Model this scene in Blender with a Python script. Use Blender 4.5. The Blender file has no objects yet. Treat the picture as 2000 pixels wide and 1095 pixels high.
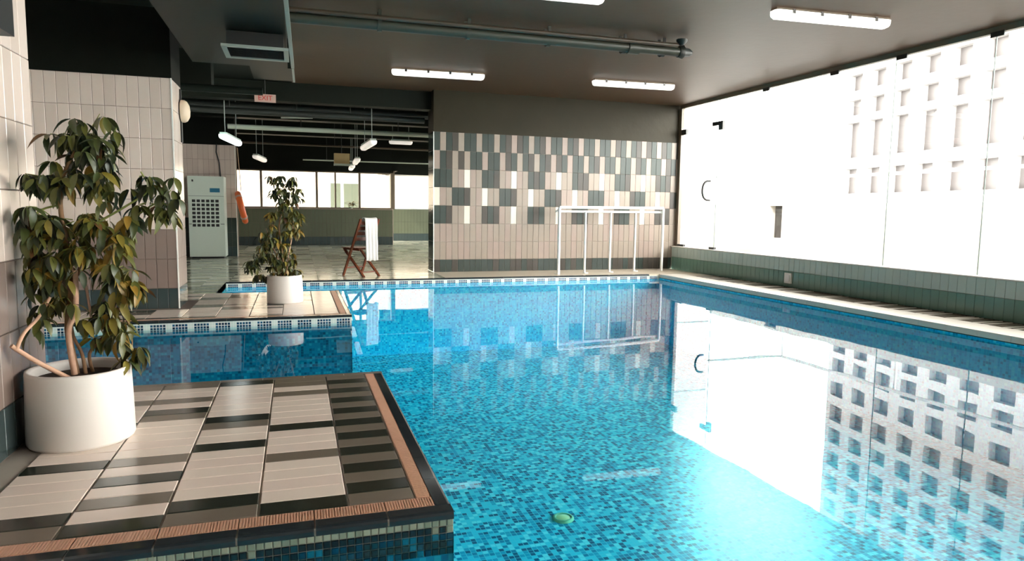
import bpy, math, random
from mathutils import Vector, Matrix
random.seed(7)
R = random.Random(11)
SC = bpy.context.scene
COL = SC.collection
PI = math.pi

# ------------------------------------------------------------------ camera, world, sun, exposure
cam_d = bpy.data.cameras.new('camera'); cam = bpy.data.objects.new('camera', cam_d); COL.objects.link(cam)
cr = Vector((0.95328113, -0.30181103, 0.01285288)); cu = Vector((0.01899713, 0.10235757, 0.99456626))
cf = Vector((0.30148665, 0.94785707, -0.10330909))
cam.matrix_world = Matrix(((cr.x, cu.x, -cf.x, 0), (cr.y, cu.y, -cf.y, 0), (cr.z, cu.z, -cf.z, 1.0244), (0, 0, 0, 1)))
cam_d.sensor_width = 36; cam_d.lens = 1327.9 / 2000 * 36; cam_d.clip_start = 0.05; cam_d.clip_end = 300
SC.camera = cam

w = bpy.data.worlds.new('sky'); SC.world = w; w.use_nodes = True
bg = w.node_tree.nodes['Background']
bg.inputs[0].default_value = (1.0, 0.965, 0.925, 1); # hazy sky: brightest at the horizon, falling off evenly towards the zenith
_nt = w.node_tree; _tc = _nt.nodes.new('ShaderNodeTexCoord'); _sp = _nt.nodes.new('ShaderNodeSeparateXYZ'); _mr = _nt.nodes.new('ShaderNodeMapRange')
_nt.links.new(_tc.outputs['Generated'], _sp.inputs[0]); _nt.links.new(_sp.outputs[2], _mr.inputs[0])
_mr.inputs[1].default_value = .18; _mr.inputs[2].default_value = .7; _mr.inputs[3].default_value = 15.0; _mr.inputs[4].default_value = 2.0
_nt.links.new(_mr.outputs[0], bg.inputs[1])
sun_d = bpy.data.lights.new('sun', 'SUN'); sun_d.energy = 2.0; sun_d.angle = math.radians(2); sun_d.color = (1, .93, .84)
sun = bpy.data.objects.new('sun', sun_d); COL.objects.link(sun)
sun.rotation_euler = Vector((0.55, 0.35, -0.76)).to_track_quat('-Z', 'Y').to_euler()
vs = SC.view_settings
SC.display_settings.display_device = 'sRGB'
vs.view_transform = 'Standard'; vs.look = 'None'; vs.gamma = 1; vs.use_curve_mapping = False; vs.exposure = 1.05
SC.cycles.use_denoising = True
SC.cycles.max_bounces = 12; SC.cycles.diffuse_bounces = 6; SC.cycles.glossy_bounces = 6; SC.cycles.transparent_max_bounces = 16
SC.cycles.sample_clamp_indirect = 8

# ------------------------------------------------------------------ node helpers
def srgb(r, g, b):
    f = lambda c: (c / 255 / 12.92) if c / 255 <= 0.04045 else ((c / 255 + .055) / 1.055) ** 2.4
    return (f(r), f(g), f(b), 1)

def new_mat(name):
    m = bpy.data.materials.new(name); m.use_nodes = True
    nt = m.node_tree
    return m, nt, nt.nodes['Principled BSDF']

def noise_col(nt, col, amount, scale, detail=3):
    """colour varied gently by a noise in object space"""
    tc = nt.nodes.new('ShaderNodeNewGeometry')
    n = nt.nodes.new('ShaderNodeTexNoise'); n.inputs['Scale'].default_value = scale; n.inputs['Detail'].default_value = detail
    nt.links.new(tc.outputs['Position'], n.inputs['Vector'])
    mr = nt.nodes.new('ShaderNodeMapRange'); mr.inputs[3].default_value = 1 - amount; mr.inputs[4].default_value = 1 + amount
    nt.links.new(n.outputs[0], mr.inputs[0])
    mx = nt.nodes.new('ShaderNodeVectorMath'); mx.operation = 'SCALE'
    mx.inputs[0].default_value = col[:3]; nt.links.new(mr.outputs[0], mx.inputs['Scale'])
    return mx.outputs[0], n

def mat(name, col, rough=.5, spec=.5, metal=0, var=.0, scale=6, bump=0, bscale=60, coat=0):
    m, nt, p = new_mat(name)
    p.inputs['Roughness'].default_value = rough; p.inputs['Metallic'].default_value = metal
    p.inputs['Specular IOR Level'].default_value = spec
    if coat: p.inputs['Coat Weight'].default_value = coat; p.inputs['Coat Roughness'].default_value = .05
    if var:
        c, n = noise_col(nt, col, var, scale); nt.links.new(c, p.inputs['Base Color'])
    else: p.inputs['Base Color'].default_value = col
    if bump:
        g = nt.nodes.new('ShaderNodeNewGeometry')
        n = nt.nodes.new('ShaderNodeTexNoise'); n.inputs['Scale'].default_value = bscale; n.inputs['Detail'].default_value = 4
        b = nt.nodes.new('ShaderNodeBump'); b.inputs['Strength'].default_value = bump; b.inputs['Distance'].default_value = .01
        nt.links.new(g.outputs['Position'], n.inputs['Vector']); nt.links.new(n.outputs[0], b.inputs['Height']); nt.links.new(b.outputs[0], p.inputs['Normal'])
    return m

class N:
    """small arithmetic on node sockets"""
    def __init__(s, nt): s.nt = nt
    def m(s, op, a, b=None, c=None):
        n = s.nt.nodes.new('ShaderNodeMath'); n.operation = op
        for i, v in enumerate((a, b, c)):
            if v is None: continue
            if isinstance(v, (int, float)): n.inputs[i].default_value = v
            else: s.nt.links.new(v, n.inputs[i])
        return n.outputs[0]
    def mix(s, f, a, b):
        n = s.nt.nodes.new('ShaderNodeMix'); n.data_type = 'RGBA'
        for sock, v in ((n.inputs[0], f), (n.inputs[6], a), (n.inputs[7], b)):
            if isinstance(v, (int, float)): sock.default_value = v
            elif isinstance(v, tuple): sock.default_value = v
            else: s.nt.links.new(v, sock)
        return n.outputs[2]
    def ramp(s, f, stops, interp='CONSTANT'):
        n = s.nt.nodes.new('ShaderNodeValToRGB'); n.color_ramp.interpolation = interp
        e = n.color_ramp.elements
        while len(e) < len(stops): e.new(.5)
        for i, (p, c) in enumerate(stops): e[i].position = p; e[i].color = c
        s.nt.links.new(f, n.inputs[0]); return n.outputs[0]

def mosaic_mat(name, stops, grout, pitch=.0255, rough=.25, border=False):
    m, nt, p = new_mat(name); k = N(nt)
    g = nt.nodes.new('ShaderNodeNewGeometry')
    sc = nt.nodes.new('ShaderNodeVectorMath'); sc.operation = 'SCALE'; sc.inputs['Scale'].default_value = 1 / pitch
    ad = nt.nodes.new('ShaderNodeVectorMath'); ad.operation = 'ADD'; ad.inputs[1].default_value = (.13, .21, .31)
    fl = nt.nodes.new('ShaderNodeVectorMath'); fl.operation = 'FLOOR'
    nt.links.new(g.outputs['Position'], sc.inputs[0]); nt.links.new(sc.outputs[0], ad.inputs[0]); nt.links.new(ad.outputs[0], fl.inputs[0])
    wn = nt.nodes.new('ShaderNodeTexWhiteNoise'); wn.noise_dimensions = '3D'; nt.links.new(fl.outputs[0], wn.inputs['Vector'])
    fr = nt.nodes.new('ShaderNodeVectorMath'); fr.operation = 'FRACTION'; nt.links.new(ad.outputs[0], fr.inputs[0])
    sf = nt.nodes.new('ShaderNodeSeparateXYZ'); nt.links.new(fr.outputs[0], sf.inputs[0])
    sn = nt.nodes.new('ShaderNodeSeparateXYZ'); nt.links.new(g.outputs['True Normal'], sn.inputs[0])
    e = None
    for i in range(3):
        d = k.m('SUBTRACT', .5, k.m('ABSOLUTE', k.m('SUBTRACT', sf.outputs[i], .5)))
        d = k.m('ADD', d, k.m('GREATER_THAN', k.m('ABSOLUTE', sn.outputs[i]), .6))
        e = d if e is None else k.m('MINIMUM', e, d)
    line = k.m('LESS_THAN', e, .1 if border else .06)
    if border:
        si = nt.nodes.new('ShaderNodeSeparateXYZ'); nt.links.new(fl.outputs[0], si.inputs[0])
        run = k.m('ADD', k.m('MULTIPLY', si.outputs[0], k.m('GREATER_THAN', k.m('ABSOLUTE', sn.outputs[1]), .6)),
                  k.m('MULTIPLY', si.outputs[1], k.m('GREATER_THAN', k.m('ABSOLUTE', sn.outputs[0]), .6)))
        md = k.m('FLOORED_MODULO', run, 7)
        sp = nt.nodes.new('ShaderNodeSeparateXYZ'); nt.links.new(g.outputs['Position'], sp.inputs[0])
        ingrp = k.m('LESS_THAN', md, 4.5)
        ends = k.m('ADD', k.m('LESS_THAN', md, .5), k.m('MULTIPLY', ingrp, k.m('GREATER_THAN', md, 3.5)))
        z = sp.outputs[2]
        row2 = k.m('MULTIPLY', k.m('LESS_THAN', z, -.040), k.m('GREATER_THAN', z, -.064))
        row3 = k.m('LESS_THAN', z, -.064)
        blue = k.m('MULTIPLY', k.m('LESS_THAN', z, -.036), ingrp)
        col = k.mix(blue, srgb(205, 214, 205), k.ramp(wn.outputs[0], [(0, srgb(24, 60, 88)), (.5, srgb(34, 82, 112)), (.8, srgb(18, 44, 66))]))
        hl = k.m('LESS_THAN', k.m('ABSOLUTE', k.m('SUBTRACT', z, -.064)), .0012)
    else:
        col = k.ramp(wn.outputs[0], stops)
    col = k.mix(line, col, grout)
    nt.links.new(col, p.inputs['Base Color'])
    p.inputs['Roughness'].default_value = rough
    return m

def water_mat():
    m = bpy.data.materials.new('water'); m.use_nodes = True; nt = m.node_tree; nt.nodes.clear(); k = N(nt)
    out = nt.nodes.new('ShaderNodeOutputMaterial'); g = nt.nodes.new('ShaderNodeNewGeometry')
    nz = nt.nodes.new('ShaderNodeTexNoise'); nz.inputs['Scale'].default_value = 1.1; nz.inputs['Detail'].default_value = 2
    nt.links.new(g.outputs['Position'], nz.inputs['Vector'])
    bp = nt.nodes.new('ShaderNodeBump'); bp.inputs['Strength'].default_value = .12; bp.inputs['Distance'].default_value = .012
    nt.links.new(nz.outputs[0], bp.inputs['Height'])
    dt = nt.nodes.new('ShaderNodeVectorMath'); dt.operation = 'DOT_PRODUCT'
    nt.links.new(bp.outputs[0], dt.inputs[0]); nt.links.new(g.outputs['Incoming'], dt.inputs[1])
    c = k.m('MINIMUM', k.m('ABSOLUTE', dt.outputs['Value']), 1.0)
    F = k.m('ADD', k.m('MULTIPLY', k.m('POWER', k.m('SUBTRACT', 1, c), 5), .82), .025)
    tr = nt.nodes.new('ShaderNodeBsdfTransparent'); tr.inputs[0].default_value = (.62, .95, .995, 1)
    gl = nt.nodes.new('ShaderNodeBsdfGlossy'); gl.inputs['Roughness'].default_value = 0.0; nt.links.new(bp.outputs[0], gl.inputs['Normal'])
    mx = nt.nodes.new('ShaderNodeMixShader'); nt.links.new(F, mx.inputs[0]); nt.links.new(tr.outputs[0], mx.inputs[1]); nt.links.new(gl.outputs[0], mx.inputs[2])
    nt.links.new(mx.outputs[0], out.inputs[0]); return m

def glass_mat(name='clear_glass', tint=(.97, .985, .98, 1)):
    m = bpy.data.materials.new(name); m.use_nodes = True; nt = m.node_tree; nt.nodes.clear(); k = N(nt)
    out = nt.nodes.new('ShaderNodeOutputMaterial'); g = nt.nodes.new('ShaderNodeNewGeometry')
    dt = nt.nodes.new('ShaderNodeVectorMath'); dt.operation = 'DOT_PRODUCT'
    nt.links.new(g.outputs['Normal'], dt.inputs[0]); nt.links.new(g.outputs['Incoming'], dt.inputs[1])
    c = k.m('ABSOLUTE', dt.outputs['Value'])
    F = k.m('ADD', k.m('MULTIPLY', k.m('POWER', k.m('SUBTRACT', 1, c), 5), .8), .04)
    tr = nt.nodes.new('ShaderNodeBsdfTransparent'); tr.inputs[0].default_value = tint
    gl = nt.nodes.new('ShaderNodeBsdfGlossy'); gl.inputs['Roughness'].default_value = 0.0
    mx = nt.nodes.new('ShaderNodeMixShader'); nt.links.new(F, mx.inputs[0]); nt.links.new(tr.outputs[0], mx.inputs[1]); nt.links.new(gl.outputs[0], mx.inputs[2])
    nt.links.new(mx.outputs[0], out.inputs[0]); return m

def emit_mat(name, col, s):
    m, nt, p = new_mat(name); p.inputs['Base Color'].default_value = col
    p.inputs['Emission Color'].default_value = col; p.inputs['Emission Strength'].default_value = s; return m

def floor_tile_mat():
    m, nt, p = new_mat('floor_tile_pattern'); k = N(nt)
    g = nt.nodes.new('ShaderNodeNewGeometry'); s = nt.nodes.new('ShaderNodeSeparateXYZ'); nt.links.new(g.outputs['Position'], s.inputs[0])
    u = k.m('DIVIDE', s.outputs[0], .295); v = k.m('DIVIDE', s.outputs[1], .0997)
    cb = nt.nodes.new('ShaderNodeCombineXYZ'); nt.links.new(k.m('FLOOR', u), cb.inputs[0]); nt.links.new(k.m('FLOOR', v), cb.inputs[1])
    wn = nt.nodes.new('ShaderNodeTexWhiteNoise'); nt.links.new(cb.outputs[0], wn.inputs['Vector'])
    col = k.ramp(wn.outputs[0], [(0, srgb(226, 228, 206)), (.62, srgb(184, 188, 162)), (.86, srgb(120, 128, 108))])
    fu = k.m('ABSOLUTE', k.m('SUBTRACT', k.m('FRACT', u), .5)); fv = k.m('ABSOLUTE', k.m('SUBTRACT', k.m('FRACT', v), .5))
    ln = k.m('MAXIMUM', k.m('GREATER_THAN', fu, .493), k.m('GREATER_THAN', fv, .48))
    nt.links.new(k.mix(ln, col, srgb(120, 108, 98)), p.inputs['Base Color'])
    p.inputs['Roughness'].default_value = .13; p.inputs['Specular IOR Level'].default_value = .9; return m

M = {}
M['light'] = mat('tile_cream', srgb(232, 216, 202), .16, var=.05, scale=5)
M['light2'] = mat('tile_cream_pink', srgb(231, 213, 200), .16, var=.05, scale=5)
M['grey'] = mat('tile_grey_brown', srgb(116, 106, 94), .16, var=.08, scale=9)
M['dark'] = mat('tile_dark_green', srgb(44, 47, 40), .14, var=.12, scale=9)
M['w_taupe'] = mat('wall_tile_taupe', srgb(146, 134, 122), .3, spec=.22, var=.05, scale=4)
M['w_taupe2'] = mat('wall_tile_taupe_pink', srgb(150, 134, 124), .3, spec=.22, var=.05, scale=4)
M['w_dark'] = mat('wall_tile_dark_green', srgb(54, 63, 58), .3, spec=.22, var=.1, scale=5)
M['w_dark2'] = mat('wall_tile_dark_brown', srgb(66, 62, 56), .3, spec=.22, var=.1, scale=5)
M['w_white'] = mat('wall_tile_white', srgb(214, 208, 194), .3, spec=.22)
M['w_cream'] = mat('wall_tile_cream', srgb(208, 192, 180), .18, var=.05, scale=4)
M['w_cream2'] = mat('wall_tile_pale_cream', srgb(200, 184, 172), .18, var=.05, scale=4)
M['w_brown'] = mat('wall_tile_brown', srgb(128, 112, 104), .18, var=.07, scale=4)
M['low_dark'] = mat('low_wall_tile_dark', srgb(112, 146, 132), .18, var=.08, scale=5)
M['far_green'] = mat('far_wall_tile_green', srgb(92, 98, 80), .25, var=.08, scale=3)
M['w_teal'] = mat('wall_tile_teal', srgb(56, 68, 68), .15, var=.08, scale=4)
M['w_grey_green'] = mat('wall_tile_grey_green', srgb(184, 200, 194), .2, var=.06, scale=3)
M['grout'] = mat('grout', srgb(162, 152, 140), .9, var=.05, scale=20)
M['grout_dark'] = mat('grout_brown', srgb(112, 96, 86), .9, var=.06, scale=20)
M['pink'] = mat('ribbed_edge_tile_pink', srgb(204, 160, 134), .3, var=.06, scale=30)
M['navy'] = mat('bullnose_dark', srgb(40, 46, 50), .1, var=.1, scale=14)
M['ceiling'] = mat('ceiling_paint', srgb(92, 72, 56), .5, spec=.18, var=.12, scale=1.2, bump=.12, bscale=9)
M['ceiling_dark'] = mat('ceiling_paint_dark', srgb(24, 28, 22), .6, spec=.1, var=.15, scale=1.5)
M['upper_paint'] = mat('upper_wall_paint', srgb(46, 42, 30), .5, spec=.12, var=.2, scale=1.7, bump=.7, bscale=5)
M['black_paint'] = mat('black_wall_paint', srgb(18, 21, 16), .6, spec=.1, var=.1, scale=2)
M['white_wall'] = mat('white_render', srgb(238, 234, 228), .8, var=.015, scale=2)
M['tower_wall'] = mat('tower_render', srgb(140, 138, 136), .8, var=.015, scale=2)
M['cream_wall'] = mat('cream_render', srgb(178, 163, 143), .8, var=.03, scale=1)
M['white_pl'] = mat('white_plastic', srgb(236, 235, 230), .35)
M['white_metal'] = mat('white_powder_coat', srgb(240, 240, 238), .35)
M['pot'] = mat('white_pot_glaze', srgb(220, 213, 206), .38, var=.02, scale=6)
M['soil'] = mat('soil', srgb(58, 42, 30), .95, var=.4, scale=60, bump=1, bscale=90)
M['steel'] = mat('steel', srgb(150, 150, 148), .25, metal=1)
M['dark_metal'] = mat('dark_metal', srgb(40, 40, 38), .4)
M['frame_brown'] = mat('frame_brown', srgb(112, 100, 84), .45)
M['pipe_green'] = mat('pipe_painted', srgb(60, 62, 52), .4, var=.15, scale=5)
M['pipe_brown'] = mat('pipe_painted_brown', srgb(74, 62, 50), .4, var=.15, scale=5)
M['pipe_white'] = mat('pipe_white', srgb(176, 186, 168), .5)
M['pipe_black'] = mat('pipe_black', srgb(34, 38, 34), .5, var=.2)
M['duct'] = mat('duct_dark', srgb(22, 28, 23), .45, spec=.15, var=.15, scale=2)
M['vent'] = mat('vent_grey', srgb(140, 152, 144), .4)
M['coping_white'] = mat('coping_white', srgb(226, 218, 206), .4, var=.05, scale=6)
M['drain'] = mat('drain_dark', srgb(34, 30, 25), .6)
M['slat'] = mat('grating_slat', srgb(104, 94, 78), .6, var=.6, scale=45)
M['wood'] = mat('chair_wood', srgb(104, 50, 28), .35, var=.25, scale=25)
M['towel'] = mat('towel_white', srgb(206, 202, 198), .95, var=.03, scale=40, bump=.6, bscale=220)
M['orange'] = mat('buoy_orange', srgb(222, 102, 48), .5, var=.08, scale=8)
M['rope'] = mat('rope', srgb(190, 160, 130), .9)
M['ac_body'] = mat('appliance_pale_green', srgb(206, 218, 206), .4)
M['blue_label'] = mat('blue_panel', srgb(46, 118, 150), .3)
M['black'] = mat('black_plastic', srgb(28, 30, 30), .5)
M['beige'] = mat('beige_plastic', srgb(206, 186, 160), .5)
M['beige_box'] = mat('beige_box', srgb(190, 166, 116), .6, var=.1)
M['red'] = mat('sign_red', srgb(196, 52, 44), .5)
M['sign_white'] = mat('sign_face', srgb(190, 160, 146), .5)
M['bark'] = mat('bark', srgb(128, 96, 66), .8, var=.25, scale=40)
M['bark_pale'] = mat('bark_pale', srgb(196, 156, 130), .8, var=.2, scale=40)
M['stem_green'] = mat('stem_green', srgb(122, 128, 62), .6, var=.15, scale=30)
for nm, c in (('leaf_dark', (58, 66, 30)), ('leaf_mid', (84, 86, 36)), ('leaf_olive', (118, 106, 40)), ('leaf_yellow', (142, 112, 44)), ('leaf_deep', (40, 48, 28)), ('leaf_brown', (112, 76, 48))):
    M[nm] = mat(nm, srgb(*c), .45, var=.18, scale=30)
M['window_dark'] = mat('window_recess', srgb(72, 68, 67), .5, var=.12, scale=.7)
M['window_pane_grey'] = mat('window_pane_grey', srgb(82, 86, 72), .2, var=.1, scale=1)
M['terrace'] = mat('terrace_paving', srgb(112, 106, 100), .8, var=.05, scale=1)
M['diffuser'] = emit_mat('lamp_diffuser', (1, .97, .93, 1), .55)
M['lamp_hot'] = emit_mat('lamp_hot', (.9, 1, .98, 1), 2)
M['lamp_soft'] = emit_mat('lamp_soft', (1, .93, .85, 1), .22)
M['pool_lamp'] = mat('pool_lamp_lens', srgb(206, 226, 170), .3)
M['pool_lamp_ring'] = mat('pool_lamp_ring', srgb(120, 190, 150), .3)
M['floor_tiles'] = floor_tile_mat()
M['water'] = water_mat(); M['glass'] = glass_mat()
M['mosaic'] = mosaic_mat('pool_mosaic', [(0, srgb(48, 208, 232)), (.28, srgb(14, 164, 204)), (.50, srgb(108, 234, 246)), (.66, srgb(2, 90, 130)), (.84, srgb(10, 130, 172))], srgb(76, 208, 230), pitch=.035)
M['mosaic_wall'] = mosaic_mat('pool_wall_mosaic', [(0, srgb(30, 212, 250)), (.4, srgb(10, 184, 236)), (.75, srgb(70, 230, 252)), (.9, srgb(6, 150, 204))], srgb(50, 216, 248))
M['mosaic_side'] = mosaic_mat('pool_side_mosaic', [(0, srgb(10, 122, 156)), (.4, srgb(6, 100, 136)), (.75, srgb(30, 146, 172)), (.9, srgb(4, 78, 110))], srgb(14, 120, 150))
M['border'] = mosaic_mat('pool_border', None, srgb(225, 226, 220), border=True)
M['floor_mosaic'] = mosaic_mat('floor_mosaic', [(0, srgb(96, 104, 92)), (.4, srgb(140, 146, 128)), (.7, srgb(70, 80, 70))], srgb(170, 168, 150), pitch=.03)
for nm, c in (('chip_pale', (150, 152, 132)), ('chip_grey', (128, 134, 116)), ('chip_navy', (22, 34, 40)), ('chip_teal', (20, 52, 62)), ('chip_cyan', (20, 104, 128)), ('chip_blue', (8, 56, 78))):
    M[nm] = mat(nm, srgb(*c), .15, var=.1, scale=60)

# ------------------------------------------------------------------ mesh helpers
class MB:
    def __init__(s): s.v = []; s.f = []; s.sm = []
    def add(s, vs_, fs, smooth=False):
        o = len(s.v); s.v += [tuple(x) for x in vs_]
        for f in fs: s.f.append(tuple(i + o for i in f)); s.sm.append(smooth)
        return s
    def box(s, x0, x1, y0, y1, z0, z1):
        v = [(x, y, z) for z in (z0, z1) for y in (y0, y1) for x in (x0, x1)]
        return s.add(v, [(0, 2, 3, 1), (4, 5, 7, 6), (0, 1, 5, 4), (2, 6, 7, 3), (0, 4, 6, 2), (1, 3, 7, 5)])
    def prism(s, base, z0, z1):
        n = len(base)
        v = [(x, y, z0) for x, y in base] + [(x, y, z1) for x, y in base]
        return s.add(v, [tuple(range(n))[::-1], tuple(range(n, 2 * n))] + [(i, (i + 1) % n, n + (i + 1) % n, n + i) for i in range(n)])
    def bar(s, a, b, w_, h, up=(0, 0, 1)):
        a = Vector(a); b = Vector(b); d = (b - a).normalized(); up = Vector(up)
        if abs(d.dot(up)) > .98: up = Vector((0, 1, 0))
        x = d.cross(up).normalized() * w_ / 2; y = x.cross(d).normalized() * h / 2
        v = [p + sx * x + sy * y for p in (a, b) for sx, sy in ((-1, -1), (1, -1), (1, 1), (-1, 1))]
        return s.add(v, [(0, 1, 2, 3), (7, 6, 5, 4), (0, 4, 5, 1), (1, 5, 6, 2), (2, 6, 7, 3), (3, 7, 4, 0)])
    def tube(s, pts, rad, n=8, cap=True):
        pts = [Vector(p) for p in pts]
        if not isinstance(rad, (list, tuple)): rad = [rad] * len(pts)
        vs_ = []; prev = None
        for i, p in enumerate(pts):
            d = (pts[min(i + 1, len(pts) - 1)] - pts[max(i - 1, 0)]).normalized()
            if prev is None:
                prev = d.cross(Vector((0, 0, 1)) if abs(d.z) < .9 else Vector((1, 0, 0))).normalized()
            x = (prev - d * prev.dot(d)).normalized(); prev = x; y = d.cross(x)
            for k in range(n):
                a = 2 * PI * k / n; vs_.append(p + (x * math.cos(a) + y * math.sin(a)) * rad[i])
        fs = [(i * n + k, i * n + (k + 1) % n, (i + 1) * n + (k + 1) % n, (i + 1) * n + k) for i in range(len(pts) - 1) for k in range(n)]
        s.add(vs_, fs, True)
        if cap: s.add(vs_[:n], [tuple(range(n))[::-1]]); s.add(vs_[-n:], [tuple(range(n))])
        return s
    def lathe(s, prof, n=40, c=(0, 0, 0)):
        vs_ = [(c[0] + r * math.cos(2 * PI * k / n), c[1] + r * math.sin(2 * PI * k / n), c[2] + z) for r, z in prof for k in range(n)]
        fs = [(i * n + k, i * n + (k + 1) % n, (i + 1) * n + (k + 1) % n, (i + 1) * n + k) for i in range(len(prof) - 1) for k in range(n)]
        return s.add(vs_, fs, True)
    def mesh(s, name, m):
        me = bpy.data.meshes.new(name); me.from_pydata([tuple(v) for v in s.v], [], s.f)
        me.polygons.foreach_set('use_smooth', s.sm); me.materials.append(m); me.update(); return me

def link(name, data, parent=None, loc=None, rot=None):
    o = bpy.data.objects.new(name, data); COL.objects.link(o)
    if parent is not None: o.parent = parent
    if loc is not None: o.location = loc
    if rot is not None: o.rotation_euler = rot
    return o
def obj(name, mb, m, parent=None, loc=None, rot=None): return link(name, mb.mesh(name, m), parent, loc, rot)
def tag(o, label, cat, group=None, kind=None):
    o['label'] = label; o['category'] = cat
    if group: o['group'] = group
    if kind: o['kind'] = kind
    return o
def thing(name, label, cat, loc=(0, 0, 0), rz=0, group=None):
    return tag(link(name, None, None, loc, (0, 0, rz)), label, cat, group)
def struct(name, mb, m, label, cat): return tag(obj(name, mb, m), label, cat, kind='structure')
def stuff(o): o['kind'] = 'stuff'; return o
def dup(root, loc, rz, label=None):
    r = root.copy(); COL.objects.link(r); r.location = loc; r.rotation_euler = (0, 0, rz)
    if label: r['label'] = label
    for ch in list(root.children):
        c = ch.copy(); COL.objects.link(c); c.parent = r
        for g in ch.children:
            d = g.copy(); COL.objects.link(d); d.parent = c
    return r

# tile mesh: local x = run, local y = out of the surface, local z = up; chamfered front
_tiles = {}
def tile_mb(w_, h, t=.007, c=.0025):
    mb = MB(); x = w_ / 2; z = h / 2
    v = []
    for (xx, zz, yy) in ((x, z, 0), (x, z, t - c), (x - c, z - c, t)):
        v += [(-xx, yy, -zz), (xx, yy, -zz), (xx, yy, zz), (-xx, yy, zz)]
    f = [(8, 9, 10, 11)]
    for a in (0, 4):
        for k in range(4): f.append((a + k, a + (k + 1) % 4, a + 4 + (k + 1) % 4, a + 4 + k))
    mb.add(v, f); return mb
def tile_mesh(w_, h, mkey, t=.007):
    key = (round(w_, 4), round(h, 4), mkey, t)
    if key not in _tiles: _tiles[key] = tile_mb(w_, h, t).mesh('tile', M[mkey])
    return _tiles[key]
# a surface frame: origin, run dir, up dir -> matrix
def frame(o, run, up):
    run = Vector(run).normalized(); up = Vector(up).normalized(); out = up.cross(run)
    # local x = run, y = out, z = up  (right handed: x cross y = z)
    return Matrix(((run.x, out.x, up.x, o[0]), (run.y, out.y, up.y, o[1]), (run.z, out.z, up.z, o[2]), (0, 0, 0, 1)))
def put_tile(fr, u, v, w_, h, mkey, parent, gap=.003, t=.007, name='tile'):
    o = bpy.data.objects.new(name, tile_mesh(w_ - gap, h - gap, mkey, t)); COL.objects.link(o)
    o.parent = parent
    tilt = Matrix.Rotation(R.uniform(-.004, .004), 4, 'X') @ Matrix.Rotation(R.uniform(-.004, .004), 4, 'Z')
    o.matrix_world = fr @ Matrix.Translation((u + w_ / 2, 0, v + h / 2)) @ tilt
    return o
def join_tiles(fr, cells, mkey, parent, gap=.003, t=.007, name='tile_field'):
    mb = MB()
    for u, v, w_, h in cells:
        tb = tile_mb(w_ - gap, h - gap, t)
        mb.add([fr @ (Vector(p) + Vector((u + w_ / 2, 0, v + h / 2))) for p in tb.v], tb.f)
    return stuff(obj(name, mb, M[mkey], parent))

ROWS = [(0, .2033)] + [(.2033 + .2924 * i, .2924) for i in range(7)]     # z0, height: base, 2 lower, 5 upper
CEIL = 2.9
def wx(y): return 6.48 + .025 * (10.9 - y)       # face of the low wall on the right (it runs slightly skew)

# ================================================================== SETTING
# ---- pool basin (mosaic shell)
ZW = -.079; ZB = -1.12
mb = MB()
def quad(mb, a, b, c, d): mb.add([a, b, c, d], [(0, 1, 2, 3)])
def xr(y): return wx(y) - .79
quad(mb, (-3.2, -3, ZB), (xr(-3), -3, ZB), (xr(9.92), 9.92, ZB), (-3.2, 9.92, ZB))
basin = struct('pool_basin', mb, M['mosaic'], 'swimming pool shell lined with small cyan and blue mosaic tiles', 'swimming pool')
mb = MB()
quad(mb, (-.92, 9.92, -.079), (-.92, 9.92, -.022), (xr(9.92), 9.92, -.022), (xr(9.92), 9.92, -.079))
quad(mb, (-.92, 8.6, -.079), (-.92, 8.6, -.0), (-.92, 9.92, -.0), (-.92, 9.92, -.079))
obj('border_band', mb, M['border'], basin)
mb = MB(); quad(mb, (xr(-3), -3, -.079), (xr(-3), -3, -.066), (xr(9.92), 9.92, -.066), (xr(9.92), 9.92, -.079)); obj('waterline_tiles', mb, M['mosaic_wall'], basin)
mb = MB(); quad(mb, (xr(-3), -3, -.066), (xr(-3), -3, -.05), (xr(9.92), 9.92, -.05), (xr(9.92), 9.92, -.066)); obj('dark_waterline_strip', mb, M['w_teal'], basin)
mb = MB()
quad(mb, (xr(-3), -3, ZB), (xr(-3), -3, -.079), (xr(9.92), 9.92, -.079), (xr(9.92), 9.92, ZB))
quad(mb, (-3.2, 9.92, ZB), (-3.2, 9.92, -.079), (xr(9.92), 9.92, -.079), (xr(9.92), 9.92, ZB))
obj('pool_side', mb, M['mosaic_wall'], basin)
# sides of the two tiled islands below the water
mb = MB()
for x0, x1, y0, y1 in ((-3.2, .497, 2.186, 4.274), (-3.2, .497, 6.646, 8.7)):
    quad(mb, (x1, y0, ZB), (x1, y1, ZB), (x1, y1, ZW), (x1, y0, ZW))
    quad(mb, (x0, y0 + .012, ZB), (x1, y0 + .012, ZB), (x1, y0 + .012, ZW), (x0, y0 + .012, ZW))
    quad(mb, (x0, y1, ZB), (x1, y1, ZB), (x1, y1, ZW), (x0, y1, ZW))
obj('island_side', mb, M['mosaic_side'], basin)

# ---- water
mb = MB()
e = .002
for b in ([(-1.12, -2.9), (xr(-2.9) - e, -2.9), (xr(2.18) - e, 2.18), (-1.12, 2.18)],
          [(.502, 2.18), (xr(2.18) - e, 2.18), (xr(9.915), 9.915), (.502, 9.915)],
          [(-3.1, 4.28), (.502, 4.28), (.502, 6.64), (-3.1, 6.64)],
          [(-.915, 8.705), (.502, 8.705), (.502, 9.915), (-.915, 9.915)]):
    mb.add([(x, y, ZW) for x, y in b], [(0, 1, 2, 3)])
tag(obj('pool_water', mb, M['water']), 'still clear blue water filling the indoor pool', 'water')

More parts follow.
